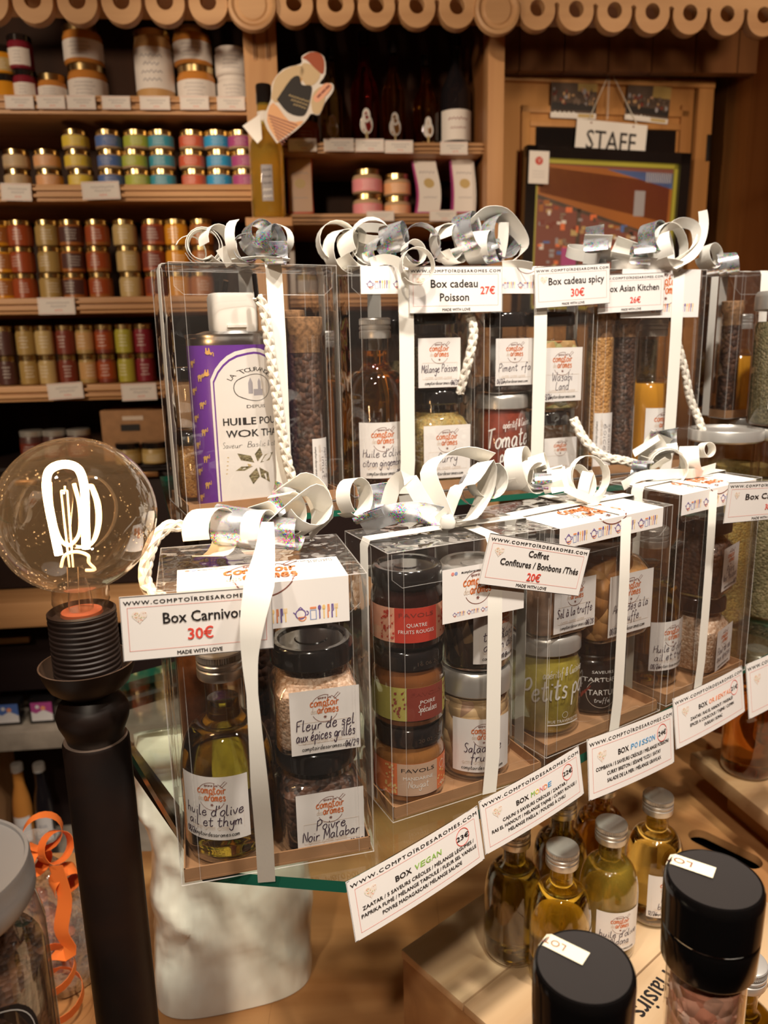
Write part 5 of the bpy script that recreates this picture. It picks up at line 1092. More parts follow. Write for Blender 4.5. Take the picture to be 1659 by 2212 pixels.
def side_label(w_, h_, lines):
    c = Canvas(w_, h_); c.rect(0, 0, w_, h_, 'paper', 8); c.L = 1
    d = Canvas(h_, w_); d.L = 1
    for i, s in enumerate(lines): d.hand(s, h_ * .5, w_ * (.68 - .25 * i), w_ * .12, 'pen', .0004, 'c', width=h_ * .62)
    icons(d, h_ * .12, w_ * .28, w_ * .11, 3, faint=True); d.hand('comptoirdesaromes.com', h_ * .5, w_ * .10, w_ * .05, 'ink', .0003, 'c', width=h_ * .7)
    for vs, fs, m, L in d.p: c.p.append(([(v_, h_ - u_) for u_, v_ in vs], fs, m, L))   # written down the tube
    return c
test_tube('corked tube of dark pepper with white label at the right of purple tin', inside(o5, y5, .1300, .0265, zU + FT), y5, .0185, .178, 'timut', side_label(.024, .052, ['poivre', 'Timut']), lab_phi=-PI / 2 + .55, cork_h=.034)
test_tube('second corked pepper tube, behind the labelled tube of the purple tin box', inside(o5, y5, .1280, .0680, zU + FT), y5, .0175, .186, 'peppercorn', cork_h=.034)
curl(T1, 440, 532, .745, 42, 6, 4, 2.3, 18, 20, 26, grow=.72); curl(T1, 412, 545, .745, 34, 30, 5, .6, 4, 120, 8); curl(T1, 470, 530, .75, 40, 50, 10, .9, 10, 40, 34); curl(T1, 522, 525, .745, 48, 70, 4, .5, 4, -70, 24)
curl(T1, 530, 540, .74, 30, 20, 8, 1.3, 16, 20, 36, 'holo'); curl(T1, 560, 515, .745, 34, 40, 12, 1.2, 14, 0, 44, 'holo'); curl(T1, 585, 525, .742, 34, 65, 14, 1.0, 14, 0, 40, 'holo'); curl(T1, 602, 518, .76, 30, -25, 6, 1.0, 8, 30, 26); curl(T1, 596, 545, .735, 26, 85, 0, .6, 4, 30, 40, 'holo')
loose(T1, [(500, 563, .73), (545, 557, .735), (590, 557, .735), (625, 562, .74)], 12, wd=(.2, -1, .5)); loose(T1, [(478, 560, .735), (492, 552, .735), (510, 545, .735)], 40, wd=(.1, -.2, 1))
rope(T1, [(556, 640, .722), (570, 668, .724), (578, 720, .725), (586, 780, .726), (597, 850, .728), (606, 920, .730), (618, 985, .732), (632, 1040, .735)], .0046)
mb = MB(); mb.tube([PY(549, 592, .721), PY(552, 620, .721), PY(556, 655, .722)], .0024, 'lid_black', 8); mb.build('handle_cord', T1, world=True); mb = MB(); mb.tube([PY(488, 606, .795), PY(482, 645, .80)], .0028, 'lid_black', 8); mb.build('handle_cord', T1, world=True)

o6, y6 = Vector((-.030, .775, zU)), R(15.5)
T2 = obox('tall clear gift box with fish seasoning card, second on the upper shelf', o6, y6, .142, d=.115, band=.40, band_w=.0155)
brand_sticker(T2, .012, .130, .142, .2275, .026, .030)
oil_bottle('lemon ginger olive oil bottle with silver cap in the fish box', inside(o6, y6, .0360, .0385, zU + FT), y6 - R(4), 'amber', lab=shop_label(['Huile d\'olive', 'citron gingembre'], .052, .058, '09/26', xh=.0042), lab_z=.014, Rb=.0328, body=.128, neck=.034, fill=.144, neck_r=.0135, cap_r=.0165, cap_h=.021)
jar('square jar of curry leaves and spices, lower jar in the fish box', inside(o6, y6, .1030, .0362, zU + FT), y6, .0315, .102, content='curry', fill=.86, lab=shop_label(['Curry'], .052, .056, '', False, xh=.005), lab_z=.010, name='spice_jar')
jar('square jar of fish seasoning, upper jar in the fish box', inside(o6, y6, .0985, .0345, zU + FT + .1024), y6, .0275, .082, content='herbs', fill=.62, lab=shop_label(['Mélange Poisson'], .046, .050, '06/28', False, xh=.0042), lab_z=.003, lab_dx=-.003, neck_r=.0225, lid_r=.0245)
jar('tall jar of dark herbs at the back of the fish box', inside(o6, y6, .0700, .0915, zU + FT), y6, .0200, .176, 4, .0175, .0195, .016, 'lid_black', 'herbs', .8, shoulder=.86)
oil_bottle('amber oil bottle standing behind the fish box on the upper shelf', Vector((-.0660, .925, zU + .0004)), 0, 'amber', Rb=.033, body=.122, neck=.034, fill=.14)
curl(T2, 728, 525, .80, 44, 22, 6, 1.0, 6, 60, 30); curl(T2, 765, 540, .80, 40, 55, 15, 1.0, 20, 20, 44); curl(T2, 745, 545, .80, 46, 40, 0, .7, 10, 200, 40); curl(T2, 802, 520, .80, 46, 10, -20, 1.4, 14, 30, 30); curl(T2, 810, 505, .81, 40, 12, 65, 1.0, 4, 20, 20)
curl(T2, 850, 515, .80, 30, 66, 10, 1.1, 16, 20, 52, 'holo'); curl(T2, 908, 528, .80, 42, 14, 6, 1.4, 14, 20, 30, 'holo'); curl(T2, 820, 545, .80, 30, 40, 0, 1.0, 8, 0, 40, 'holo'); curl(T2, 900, 575, .765, 38, 16, 4, .95, 14, 40, 24); curl(T2, 892, 548, .785, 26, 30, 12, .9, 10, 20, 28)
curl(T2, 965, 525, .82, 38, 30, 5, 1.0, 12, 60, 30); curl(T2, 978, 530, .825, 40, 55, 10, .9, 10, 20, 34)
T2k = [(845, 575, .79), (880, 562, .785), (820, 566, .79)]
loose(T2, [(800, 568, .79), (830, 560, .785), (858, 566, .78), (868, 580, .775)], 22, wd=(.2, -.3, 1))

o7, y7 = Vector((.1135, .818, zU)), R(20)
T3 = obox('tall clear gift box with spicy seasoning card, third on the upper shelf', o7, y7, .126, band=.46, band_w=.0155, side_band=True)
brand_sticker(T3, .004, .080, .126, .2275, .026, .030)
scriptjar('red tomato chilli spread jar with silver lid in the spicy box', inside(o7, y7, .0338, .0340, zU + FT), y7, 'tomato', 'apéritif & Cuisine', 'Tomate &', .0300, .094, 'piment rouge')
jar('square jar of chilli flakes on the tomato spread jar', inside(o7, y7, .0335, .0340, zU + FT + .0944), y7, .0290, .086, content='peppercorn', fill=.22, lab=shop_label(['Piment Urfa'], .046, .049, '06/27', False, xh=.0042, corner='l'), lab_z=.010, lab_dx=-.001, neck_r=.0235, lid_r=.0265)
jar('square jar of wasabi snack mix, upper jar in the spicy box', inside(o7, y7, .0928, .0360, zU + FT + .0725), y7, .0295, .108, content='wasabi', fill=.80, lab=shop_label(['Wasabi', 'Land'], .050, .058, '03/26', False, xh=.0048, corner='l'), lab_z=.012, name='snack_jar', neck_r=.0265, lid_r=.0285)
jar('small square jar of pale grains, lower jar in the spicy box', inside(o7, y7, .0935, .0360, zU + FT), y7, .0290, .072, content='herbs', fill=.3, lab=shop_label([''], .042, .040, '', False), lab_z=.004, neck_r=.023, lid_r=.026)
curl(T3, 1010, 505, .83, 42, 60, 10, 1.2, 24, 40, 44, 'holo'); curl(T3, 1082, 512, .845, 46, 38, 4, 1.1, 14, 20, 40, 'holo')
loose(T3, [(1015, 480, .835), (1045, 462, .838), (1085, 466, .842), (1118, 500, .846), (1132, 528, .848), (1122, 552, .848), (1100, 572, .845)], [34, 40, 40, 34, 26, 22, 26], wd=(.5, -.6, .6)); loose(T3, [(1088, 480, .84), (1086, 520, .842), (1078, 560, .842)], 30, wd=(.8, .5, .2)); curl(T3, 1040, 535, .832, 34, 60, 0, 1.1, 16, 0, 40); curl(T3, 1060, 545, .835, 24, 70, 10, 1, 10, 0, 40, 'holo')
loose(T3, [(1085, 572, .83), (1120, 570, .825), (1150, 575, .82)], 18, wd=(.2, -.6, .7)); rope(T3, [(1012, 678, .815), (1022, 710, .813), (1018, 750, .812), (1006, 800, .813), (992, 850, .816)], .0046)
rope(T3, [(1238, 905, .845), (1262, 950, .840), (1300, 985, .842), (1345, 995, .85), (1375, 1003, .86)], .0048)

o8, y8 = Vector((.2385, .868, zU)), R(18)
T4 = obox('tall clear gift box with sesame tube and asian kitchen card', o8, y8, .141, band=.72, band_w=.0155)
brand_sticker(T4, .028, .132, .141, .2275, .052, .030)
test_tube('corked tube of golden sesame seeds in the asian kitchen box', inside(o8, y8, .0195, .0220, zU + FT), y8, .0158, .186, 'sesame', side_label(.026, .062, ['sesame', 'épices']), cork_h=.040, fillz=.152, lab_z=.006)
test_tube('corked tube of dark brown pepper beside the sesame tube', inside(o8, y8, .0525, .0240, zU + FT), y8, .0158, .186, 'peppercorn', cork_h=.040, fillz=.152)
oil_bottle('amber vinegar bottle with white label in the asian kitchen box', inside(o8, y8, .1010, .0370, zU + FT), y8, 'orange_cloudy', lab=shop_label(['Vinaigre', 'Kalamansi'], .046, .060, '', xh=.0042), lab_z=.010, Rb=.0300, body=.108, neck=.050, fill=.098, neck_r=.0145, cap_r=.0165, cap_h=.021)
test_tube('corked tube of pale green herbs at the back of the asian kitchen box', inside(o8, y8, .1225, .0770, zU + FT), y8, .0140, .178, 'herbs')
curl(T4, 1290, 512, .90, 42, 84, 10, .5, 8, 40, 40, 'holo'); curl(T4, 1260, 548, .885, 36, 20, 70, 1.0, 4, 60, 22); curl(T4, 1290, 530, .89, 28, 80, 0, .6, 8, 20, 60); curl(T4, 1345, 540, .89, 30, 76, -18, .6, 10, 20, 48); curl(T4, 1285, 552, .885, 34, 70, 0, .8, 8, 60, 50, 'holo')
curl(T4, 1412, 518, .90, 36, 40, 8, 1.2, 16, 30, 40, 'holo'); curl(T4, 1440, 540, .905, 54, 28, 6, .8, 20, 50, 24); curl(T4, 1425, 545, .90, 36, 60, 14, 1.0, 14, 30, 50); curl(T4, 1385, 552, .89, 22, 80, 0, .9, 10, 30, 44, 'holo')
loose(T4, [(1405, 540, .90), (1428, 505, .902), (1465, 482, .905), (1498, 488, .908), (1504, 515, .908), (1488, 545, .905), (1450, 572, .90)], [14, 20, 24, 22, 20, 20, 22], wd=(.4, -.4, .8))
loose(T4, [(1452, 578, .895), (1490, 555, .90), (1512, 520, .905), (1520, 485, .907), (1518, 455, .908)], [26, 24, 22, 20, 18], wd=(1, -.3, .2)); loose(T4, [(1320, 575, .885), (1370, 568, .885), (1440, 570, .89), (1470, 576, .895)], 26, wd=(.2, -.5, .8))
rope(T4, [(1462, 740, .92), (1478, 800, .918), (1490, 860, .916), (1508, 905, .914), (1518, 938, .913)], .0046)
curl(T4, 1535, 555, .93, 26, 30, 10, 1.2, 14, 0, 26); curl(T4, 1560, 572, .94, 24, 75, 0, 1.2, 30, 0, 40, 'holo')

# --- big storage jars with silver lids, and the last box standing on them
zl = Z0 - .112
for k, (px, py, rr, nm, up) in enumerate(((1568, 925, .042, 'behind the asian kitchen box', 0), (1692, 922, .034, 'cut off by the right frame edge', 0), (1604, 898, .041, 'under the back of the small gift box', 0))):
    p = PZ(px, py, -.112 + up); hh = zl + up - zS - .0006
    t = thing('storage_jar', f'large round storage jar with flat silver lid {nm}', 'jar', Vector((p.x, p.y, zS + .0006)), 0, 'storage jars with flat silver lids')
    MB().lathe([(0, .001), (rr * .9, .001), (rr * .94, .006), (rr * .94, hh - .02), (rr * .9, hh - .012)], 'glass', 48).build('glass_body', t)
    MB().lathe([(0, .003), (rr * .89, .003), (rr * .91, .008), (rr * .91, hh * .72), (0, hh * .73)], 'herbs' if k % 2 else 'curry', 40).build('contents', t)
    m = MB(); m.lathe([(0, hh - .014), (rr * .96, hh - .014), (rr, hh - .012), (rr, hh - .001), (rr * .985, hh), (rr * .94, hh), (rr * .92, hh - .002), (0, hh - .002)], 'lid_silver', 64); m.build('lid', t)
q = PZ(1560, 925, -.112)
q = PZ(1540, 903, -.112); o9, y9 = Vector((q.x + .004, .992, zl + .0006)), R(17)
T5 = gift_box('small clear gift box standing on the storage jar lids at the right', o9, y9, .078, .070, .182, band=.56, band_w=.0125, side_band=True)
test_tube('corked tube of dark red berries in the small box on the jar lids', inside(o9, y9, .0170, .0200, o9.z + FT), y9, .0130, .145, 'timut', cork_h=.03)
oil_bottle('small orange vinegar bottle in the box on the jar lids', inside(o9, y9, .0500, .0380, o9.z + FT), y9, 'orange_cloudy', Rb=.0225, body=.082, neck=.034, fill=.075, neck_r=.010, cap_r=.013)
q2 = PZ(1692, 922, -.112)
for k, (dx, dy, ct) in enumerate(((.0, .012, 'herbs'),)):
    c = shop_label(['', ''], .06, .05)
    jar('tall jar of green herbs with silver lid at the right frame edge', Vector((q2.x + dx, q2.y + dy, zl + .0006)), 0, .036, .155, 2, .034, .037, .022, 'lid_silver', ct, .88, lab=c, lab_z=.022, shoulder=.84, name='herb_jar')

# ================================================================== price cards
def card(label, drawing, tl, tr, bl, O, N, bend=0.0, grp=None):
    """card whose corners sit on the plane through O with normal N"""
    P = [PP(x, y, O, N) for x, y in (tl, tr, bl)]; U = P[1] - P[0]; V = P[2] - P[0]; W = U.length; U.normalize(); V = V - U * V.dot(U); H = V.length; Vn = -V.normalized(); n = U.cross(Vn)
    c = drawing(W, H); ctr = P[0] + U * W / 2 - Vn * H / 2; mb = MB()
    f = flat(P[0] - Vn * H - ctr, U, Vn, n, bend, W); c.to(mb, f)
    k = 12; vs = []
    for i in range(k + 1):
        for v in (0, H): vs.append(f(W * i / k, v, -4))
    mb.add(vs, [(2 * i, 2 * i + 1, 2 * i + 3, 2 * i + 2) for i in range(k)], 'paper_back'); 
    o = mb.build('price_card', smooth=0, loc=ctr); return tag(o, label, 'price card', grp)
def face_of(o, yaw, d=.0045): n = Vector((math.sin(yaw), -math.cos(yaw), 0)); return Vector((o[0], o[1], zS)) + n * d, n
def std(title, price, titles, pp): return lambda W, H: price_card(W, H, title, price, titles=titles, price_pos=pp)
card('price card reading Box Carnivore 30 euros, left of the silver bow', std('', '30€', [('Box Carnivore', .56, .55, .24, .58)], (.51, .27, .25)), (257, 1290), (587, 1266), (267, 1430), *face_of(cO, cYaw, .0100))
card('price card reading Box cadeau Poisson 27 euros', std('', '27€', [('Box cadeau', .48, .55, .24, .50), ('Poisson', .48, .26, .24, .31)], (.84, .40, .23)), (882, 575), (1085, 574), (889, 678), *face_of(o6, y6, .0045))
card('price card reading Box cadeau spicy 30 euros', std('', '30€', [('Box cadeau spicy', .55, .55, .25, .74)], (.56, .24, .27)), (1154, 577), (1317, 568), (1158, 667), *face_of(o7, y7, .0060))
card('price card reading Box Asian Kitchen 26 euros', std('', '26€', [('Box Asian Kitchen', .52, .55, .24, .80)], (.56, .24, .22)), (1292, 594), (1435, 588), (1295, 678), *face_of(o8, y8, .0045))
card('price card reading Coffret Confitures Bonbons Thés 20 euros', std('', '20€', [('Coffret', .50, .66, .18, .20), ('Confitures / Bonbons /Thés', .54, .44, .18, .78)], (.50, .19, .22)), (1059, 1151), (1275, 1186), (1043, 1263), *face_of(cO2, yaw2, .0050))
card('price card reading Box Carnivore 30 euros, cut by the right frame edge', std('', '30€', [('Box Carnivore', .56, .56, .20, .66)], (.55, .28, .20)), (1575, 1042), (1735, 1036), (1568, 1131), *face_of(cO4, yaw4, .0200))
eO = GB + Vector((0, 0, zS)) + fN * .0055; eN = (fN + Vector((0, 0, .16))).normalized()
def bl(word, cols, price, lines): return lambda W, H: blend_card(W, H, word, cols, price, lines)
MC = ['green', 'yellow', 'pink', 'coral', 'blue']
card('price card on the glass edge reading Box Vegan 23 euros', bl('VEGAN', ['green'], '23€', ['ZAATAR / 5 SAVEURS CRÉOLES / MÉLANGE LÉGUMES /', 'PAPRIKA FUMÉ / MÉLANGE TABOULÉ / FLEUR SEL VANILLE', 'POIVRE MADAGASCAR/ MÉLANGE SALADE']), (747, 1906), (1031, 1740), (768, 2036), eO, eN, .002)
card('price card on the glass edge reading Box Monde 22 euros', bl('MONDE', MC, '22€', ['CAJUN/ 5 SAVEURS CRÉOLES / ZAATAR /', 'RAS EL HANOUT / MÉLANGE TAJINE / CURRY ROUGE /', 'MÉLANGE PAËLLA / POUDRE À CHILI']), (1034, 1732), (1250, 1611), (1044, 1850), eO, eN, .002)
card('price card on the glass edge reading Box Poisson 24 euros', bl('POISSON', ['blue'], '24€', ['COMBAVA / 5 SAVEURS CRÉOLES / MÉLANGE POISSON/', 'CURRY BRETON / SÉSAME YUZU / SATAY', 'SALADE DE LA MER / MÉLANGE GRAVLAX']), (1268, 1598), (1453, 1528), (1280, 1727), eO, eN, .002)
card('price card on the glass edge reading Box Oriental 21 euros', bl('ORIENTAL', ['coral'], '21€', ['ZAATAR / RAS EL HANOUT / MASSALÉ/', 'EPICES A COUSCOUS / TAJINE / CUMIN', 'DUKKAH / SUMAC']), (1453, 1510), (1603, 1437), (1465, 1617), eO, eN, .002)
card('price card on the glass edge cut off by the right frame edge', bl('ASIE', ['red'], '', ['CURRY', 'SÉSAME', 'MÉLANGE SALADE']), (1611, 1436), (1745, 1372), (1628, 1548), eO, eN, .002)

# ================================================================== the door at the right
DA = R(10); DO = PY(1300, 300, 2.36); DO = Vector((DO.x, DO.y, 0)); DE = Vector((math.cos(DA), math.sin(DA), 0)); DN = Vector((math.sin(DA), -math.cos(DA), 0))
DMX = Matrix.Translation(DO) @ Matrix.Rotation(DA, 4, 'Z')
def DB(px, py, out=0): p = PP(px, py, DO + DN * out, DN); return ((p - DO).dot(DE), p.z)
door = bpy.data.objects.new('door_1', None); C.objects.link(door); door.matrix_world = DMX; door['kind'] = 'structure'
def dpart(name, x0, y0, x1, y1, out, th, m, par=None, zlow=None):
    u0, z1 = DB(x0, y0, out); u1, _ = DB(x1, y0, out); z0 = DB(x0, y1, out)[1] if zlow is None else zlow
    return MB().box(((u0 + u1) / 2, -out + th / 2, (z0 + z1) / 2), (u1 - u0, th, z1 - z0), m).build(name, par or door, smooth=30, bevel=.002)
dpart('leaf', 1070, 168, 1502, 0, 0, .03, 'door_wood', zlow=.02); dpart('jamb', 1512, 168, 1545, 0, .012, .05, 'door_wood', zlow=.0); dpart('header', 1070, 152, 1548, 172, .02, .04, 'door_wood')
dpart('moulding', 1128, 226, 1490, 242, .012, .012, 'door_wood'); dpart('moulding', 1146, 258, 1474, 272, .010, .010, 'door_wood'); dpart('moulding', 1128, 226, 1146, 0, .012, .012, 'door_wood', zlow=.9); dpart('moulding', 1474, 226, 1490, 0, .012, .012, 'door_wood', zlow=.9)
dpart('dark_pane', 1158, 274, 1462, 700, .004, .004, 'lid_black'); dpart('hinge', 1529, 290, 1538, 348, .016, .008, 'iron')
def hung(name, label, cat, corners, out, draw, m_back='paper_back', group=None, th=.002):
    """flat thing hanging on the door: photo corners top-left, top-right, bottom-left"""
    P = [PP(x, y, DO + DN * out, DN) for x, y in corners]; U = P[1] - P[0]; W = U.length; U.normalize(); V = P[2] - P[0]; V -= U * V.dot(U); H = V.length; Vn = -V.normalized(); n = U.cross(Vn)
    ctr = P[0] + U * W / 2 - Vn * H / 2; c = draw(W, H); mb = MB(); c.to(mb, flat(P[0] - Vn * H - ctr, U, Vn, n))
    X = Matrix((U.to_4d(), Vn.to_4d(), n.to_4d(), (0, 0, 0, 1))).transposed(); X[3][0] = X[3][1] = X[3][2] = 0; X.col[3] = (0, 0, 0, 1)
    mb.box((0, 0, -th / 2 - .0001), (W, H, th), m_back, X); return mb, ctr, X, W, H
def staff(W, H):
    c = Canvas(W, H); c.rect(0, 0, W, H, 'paper'); c.L = 1; c.text('STAFF', W * .5, H * .46, H * .52, 'ink', 'c', .0006, width=W * .70); c.text('ONLY', W * .5, H * .02, H * .48, 'ink', 'c', .0006, width=W * .60)
    for x in (.2, .8): c.disc(W * x, H * .95, H * .02, 'brown')
    return c
mb, ctr, X, W, H = hung('staff_sign', '', '', ((1247, 256), (1399, 271), (1241, 372)), .022, staff)
o = tag(mb.build('staff_sign', smooth=0, loc=ctr), 'white hanging sign reading STAFF ONLY on the wooden door', 'sign')
cord = MB(); top = PP(1319, 152, DO + DN * .022, DN) - ctr
for px, py in ((1270, 262), (1378, 273)): cord.tube([top, PP(px, py, DO + DN * .022, DN) - ctr], .0012, 'rope', 6)
cord.tube([PP(1316, 160, DO + DN * .024, DN) - ctr, PP(1312, 258, DO + DN * .024, DN) - ctr], .0028, 'film_edge', 6); cord.build('hanging_cord', o)
def postcard(seed):
    def f(W, H):
        c = Canvas(W, H); c.rect(0, 0, W, H, 'shelf_paper'); c.L = 1; c.rect(0, H * .14, W, H, 'dish'); c.L = 2; c.rect(W * .58, H * .68, W, H, 'ochre'); c.rect(0, H * .2, W, H * .38, 'black_print'); rnd = random.Random(seed); c.L = 3
        for k in range(34): x = rnd.uniform(.03, .95); y = rnd.uniform(.32, .72); c.disc(W * x, H * y, W * rnd.uniform(.015, .045), rnd.choice(['greytext', 'powder_tan', 'powder_rose', 'dish', 'maroon', 'iron_worn']), H * rnd.uniform(.03, .09), 9)
        c.L = 4; scrawl(c, W * .3, H * .12, W * .5, H * .1, 'white_print', rnd); c.rect(W * .6, H * .03, W * .95, H * .12, 'straw'); return c
    return f
for k, cs in enumerate((((1192, 166), (1291, 171), (1193, 254)), ((1358, 178), (1451, 190), (1353, 258)))):
    mb, ctr, X, W, H = hung('postcard', '', '', cs, .016, postcard(k)); tag(mb.build('postcard', smooth=0, loc=ctr), 'postcard with a group scene pinned left above the staff sign' if k == 0 else 'postcard with a group scene pinned right above the staff sign', 'postcard', 'postcards on the door')
def shop_picture(W, H):
    c = Canvas(W, H); c.rect(0, 0, W, H, 'brown'); c.L = 1; rnd = random.Random(5)
    c.pgon([(0, H * .78), (W, H * .50), (W, H * .97), (0, H)], 'rust'); c.pgon([(W * .02, H * .80), (W * .98, H * .62), (W * .98, H * .9), (W * .02, H * .98)], 'lab_maroon'); c.pgon([(W * .5, H * .98), (W, H * .86), (W, H * .97)], 'navy'); c.L = 2
    c.pgon([(0, H * .76), (W, H * .48), (W, H * .50), (0, H * .79)], 'dish'); c.rect(W * .72, H * .66, W * .80, H * .84, 'greytext'); c.rect(W * .30, 0, W * .33, H * .7, 'dish'); c.rect(W * .70, 0, W * .73, H * .55, 'black_print'); c.L = 3
    for k in range(210):
        x = rnd.uniform(.02, .97); top = .74 - .27 * x; y = rnd.uniform(.02, top); m = rnd.choice(['powder_tan', 'iron_worn', 'greytext', 'rust', 'brown', 'dish', 'maroon', 'shelf_paper', 'straw', 'lab_orange', 'brick', 'navy'])
        c.rect(W * x, H * y, W * min(.985, x + rnd.uniform(.015, .05)), H * (y + rnd.uniform(.015, .05)), m, 1, 3 + k * .02)
    c.L = 8; c.rect(W * .20, H * .22, W * .31, H * .42, 'magenta'); c.L = 9; c.rect(W * .78, H * .42, W * .83, H * .50, 'sun'); c.rect(W * .42, H * .44, W * .47, H * .52, 'sun')
    for k in range(14): c.line([(W * (.80 + k * .014), H * .90), (W * (.80 + k * .014), H * .97)], W * .004, 'shelf_paper')
    return c
cs = ((1162, 352), (1455, 366), (1152, 660)); mb, ctr, X, W, H = hung('framed_picture', '', '', cs, .055, shop_picture)
pic = thing('framed_picture', 'black framed picture of a crowded shop with yellow green inner border, on the door', 'picture', ctr)
mb.build('picture', pic, smooth=0)
for nm, wd, of, m in (('inner_border', .012, .006, 'olive_tap'), ('frame', .030, .020, 'lid_black')):
    b = MB(); e = wd / 2 + (0 if nm == 'inner_border' else .010); t_ = .010 if nm == 'inner_border' else .026
    for q in ((-1, 0), (1, 0), (0, -1), (0, 1)): b.box((q[0] * (W / 2 + e), q[1] * (H / 2 + e), of - t_ / 2), (wd if q[0] else W + 2 * e + wd, wd if q[1] else H + 2 * e + wd, t_), m, X)
    b.build(nm, pic, smooth=0)
def tagdraw(W, H):
    c = Canvas(W, H); c.rect(0, 0, W, H, 'shelf_paper'); c.L = 1; c.disc(W * .5, H * .70, W * .2, 'lab_red', H * .13, 18); c.L = 2; c.line([(W * .45, H * .76), (W * .5, H * .64), (W * .58, H * .78)], W * .03, 'shelf_paper')
    for k in range(3): scrawl(c, W * .5, H * (.38 - k * .09), W * .6, H * .03, 'greytext')
    return c
mb, ctr, X, W, H = hung('white_tag', '', '', ((1144, 325), (1187, 327), (1146, 396)), .088, tagdraw)
tag(mb.build('white_tag', smooth=0, loc=ctr), 'white card with a red emblem on the picture frame corner', 'tag')
hk = thing('wall_spotlight', 'small black spotlight head on the wood wall at the right edge', 'spotlight', Vector((1.015, PY(1652, 368, 1.9).y, PY(1652, 368, 1.9).z)))
HX = Matrix.Rotation(R(-90), 4, 'Y'); MB().lathe([(0, -.012), (.014, -.012), (.014, .03), (.012, .034), (0, .034)], 'lid_black', 24, HX).build('lamp_head', hk); MB().lathe([(0, .0345), (.010, .0345)], 'white_print', 24, HX).build('lens', hk)

# ================================================================== bottle with the cut-out tag, in front of the cabinet post
ub, vb = U_(579, 400, -.085), -.085
lz = Z_(579, 474, vb); led = thing('bottle_ledge', 'small pine ledge on the cabinet post under the golden bottle', 'ledge', cw(ub, vb, lz - .02), CA); MB().box((0, .006, .009), (.10, .105, .018), 'pine').build('board', led, bevel=.002)
hB = Z_(572, 184, vb) - lz; rb = 36 * (U_(580, 400, vb) - U_(579, 400, vb))
t = thing('oil_bottle', 'golden glass bottle with black cap in front of the cabinet post', 'bottle', cw(ub, vb, lz), CA)
MB().lathe([(0, .001), (rb * .92, .001), (rb, .008), (rb, hB * .50), (rb * .95, hB * .56), (rb * .62, hB * .66), (rb * .46, hB * .72), (rb * .42, hB * .90), (0, hB * .90)], 'gold_lit', 40).build('glass_body', t)
MB().lathe([(0, hB), (rb * .44, hB), (rb * .47, hB * .99), (rb * .47, hB * .865), (rb * .43, hB * .86)], 'lid_black', 30).build('cap', t)
c = Canvas(rb * 1.5, hB * .27); c.rect(c.w * .28, 0, c.w * .72, c.h, 'greytext', 6); c.L = 1
for k in range(5): scrawl(c, c.w * .5, c.h * (.14 + .18 * k), c.w * .34, c.h * .08, 'white_print' if k < 2 else 'black_print')
c.to(mb := MB(), cyl(rb + .0005, hB * .12, c.w)); mb.build('label', t)
c = Canvas(rb * 1.1, hB * .10); c.rect(0, 0, c.w, c.h, 'shelf_paper', 8); c.to(mb := MB(), cyl(rb * .455, hB * .70, c.w)); mb.build('neck_label', t)
vt = -.150; O = cw(ub, vt, 0); tO = PP(640, 220, O, CN)
def pt(x, y): p = PP(x, y, O, CN) - tO; return (p.dot(CE), p.z)
TX = Matrix.Rotation(CA, 4, 'Z') @ Matrix.Rotation(R(90), 4, 'X')
def cut(pts, m, lay, mb, k=3): q = smooth_line(pts + [pts[0]], k)[:-1]; qq = [pt(*p) for p in q]; mb.poly(qq, .0012 if lay == 0 else .0003, m, TX @ Matrix.Translation((0, 0, .0012 * (lay > 0) + .0003 * lay)))
mb = MB(); body = [(598, 310), (570, 262), (585, 215), (588, 180), (612, 150), (650, 138), (652, 122), (676, 112), (700, 124), (703, 160), (690, 182), (716, 180), (720, 196), (702, 222), (690, 248), (672, 246), (660, 262), (632, 288)]
cut(body, 'shelf_paper', 0, mb); cut([(600, 306), (577, 262), (590, 222), (625, 262), (656, 262), (628, 286)], 'peach', 1, mb)
for k in range(8): a, b2 = k / 8, 0; x0, y0 = 580 + 2.6 * k, 248 + 7 * k; mb.poly([pt(x0, y0), pt(x0 + 62 - 7 * k, y0 + 22 - 1.0 * k), pt(x0 + 62 - 7 * k, y0 + 25 - 1.0 * k), pt(x0, y0 + 3)], .0003, 'lab_maroon', TX @ Matrix.Translation((0, 0, .0021)))
cut([(586, 212), (594, 172), (618, 150), (648, 142), (660, 160), (640, 190), (600, 222)], 'honey_pale', 1, mb); cut([(586, 212), (594, 172), (618, 150), (648, 142), (656, 158), (634, 186), (598, 220)], 'cream', 2, mb)
cut([(648, 158), (654, 138), (676, 142), (692, 160), (680, 182), (660, 184)], 'cream', 2, mb); cut([(652, 126), (670, 114), (690, 116), (700, 132), (698, 160), (684, 152), (664, 132)], 'brick', 3, mb)
cut([(598, 216), (628, 172), (646, 165), (652, 184), (672, 186), (672, 206), (664, 238), (652, 252), (622, 244)], 'ink', 4, mb); cut([(672, 222), (678, 200), (696, 188), (702, 212), (692, 244), (676, 244)], 'cream', 4, mb); cut([(676, 212), (700, 182), (716, 184), (712, 198), (690, 220), (680, 220)], 'lab_berry', 5, mb)
for k in range(3): mb.poly([pt(684 + 9 * k, 210 - 9 * k), pt(692 + 9 * k, 202 - 9 * k), pt(695 + 9 * k, 205 - 9 * k), pt(687 + 9 * k, 213 - 9 * k)], .0003, 'lab_maroon', TX @ Matrix.Translation((0, 0, .0033)))
cc = Canvas(.06, .03)
for k in range(3): scrawl(cc, .03, .024 - k * .008, .05 - .01 * k, .005, 'straw')
A0 = Vector((*pt(612, 224), 0)); 
cc.to(mb, lambda a, b, L: TX @ Vector((A0.x + a * .85 + .008, A0.y + b * .9 - a * .25 - .005, .0030)))
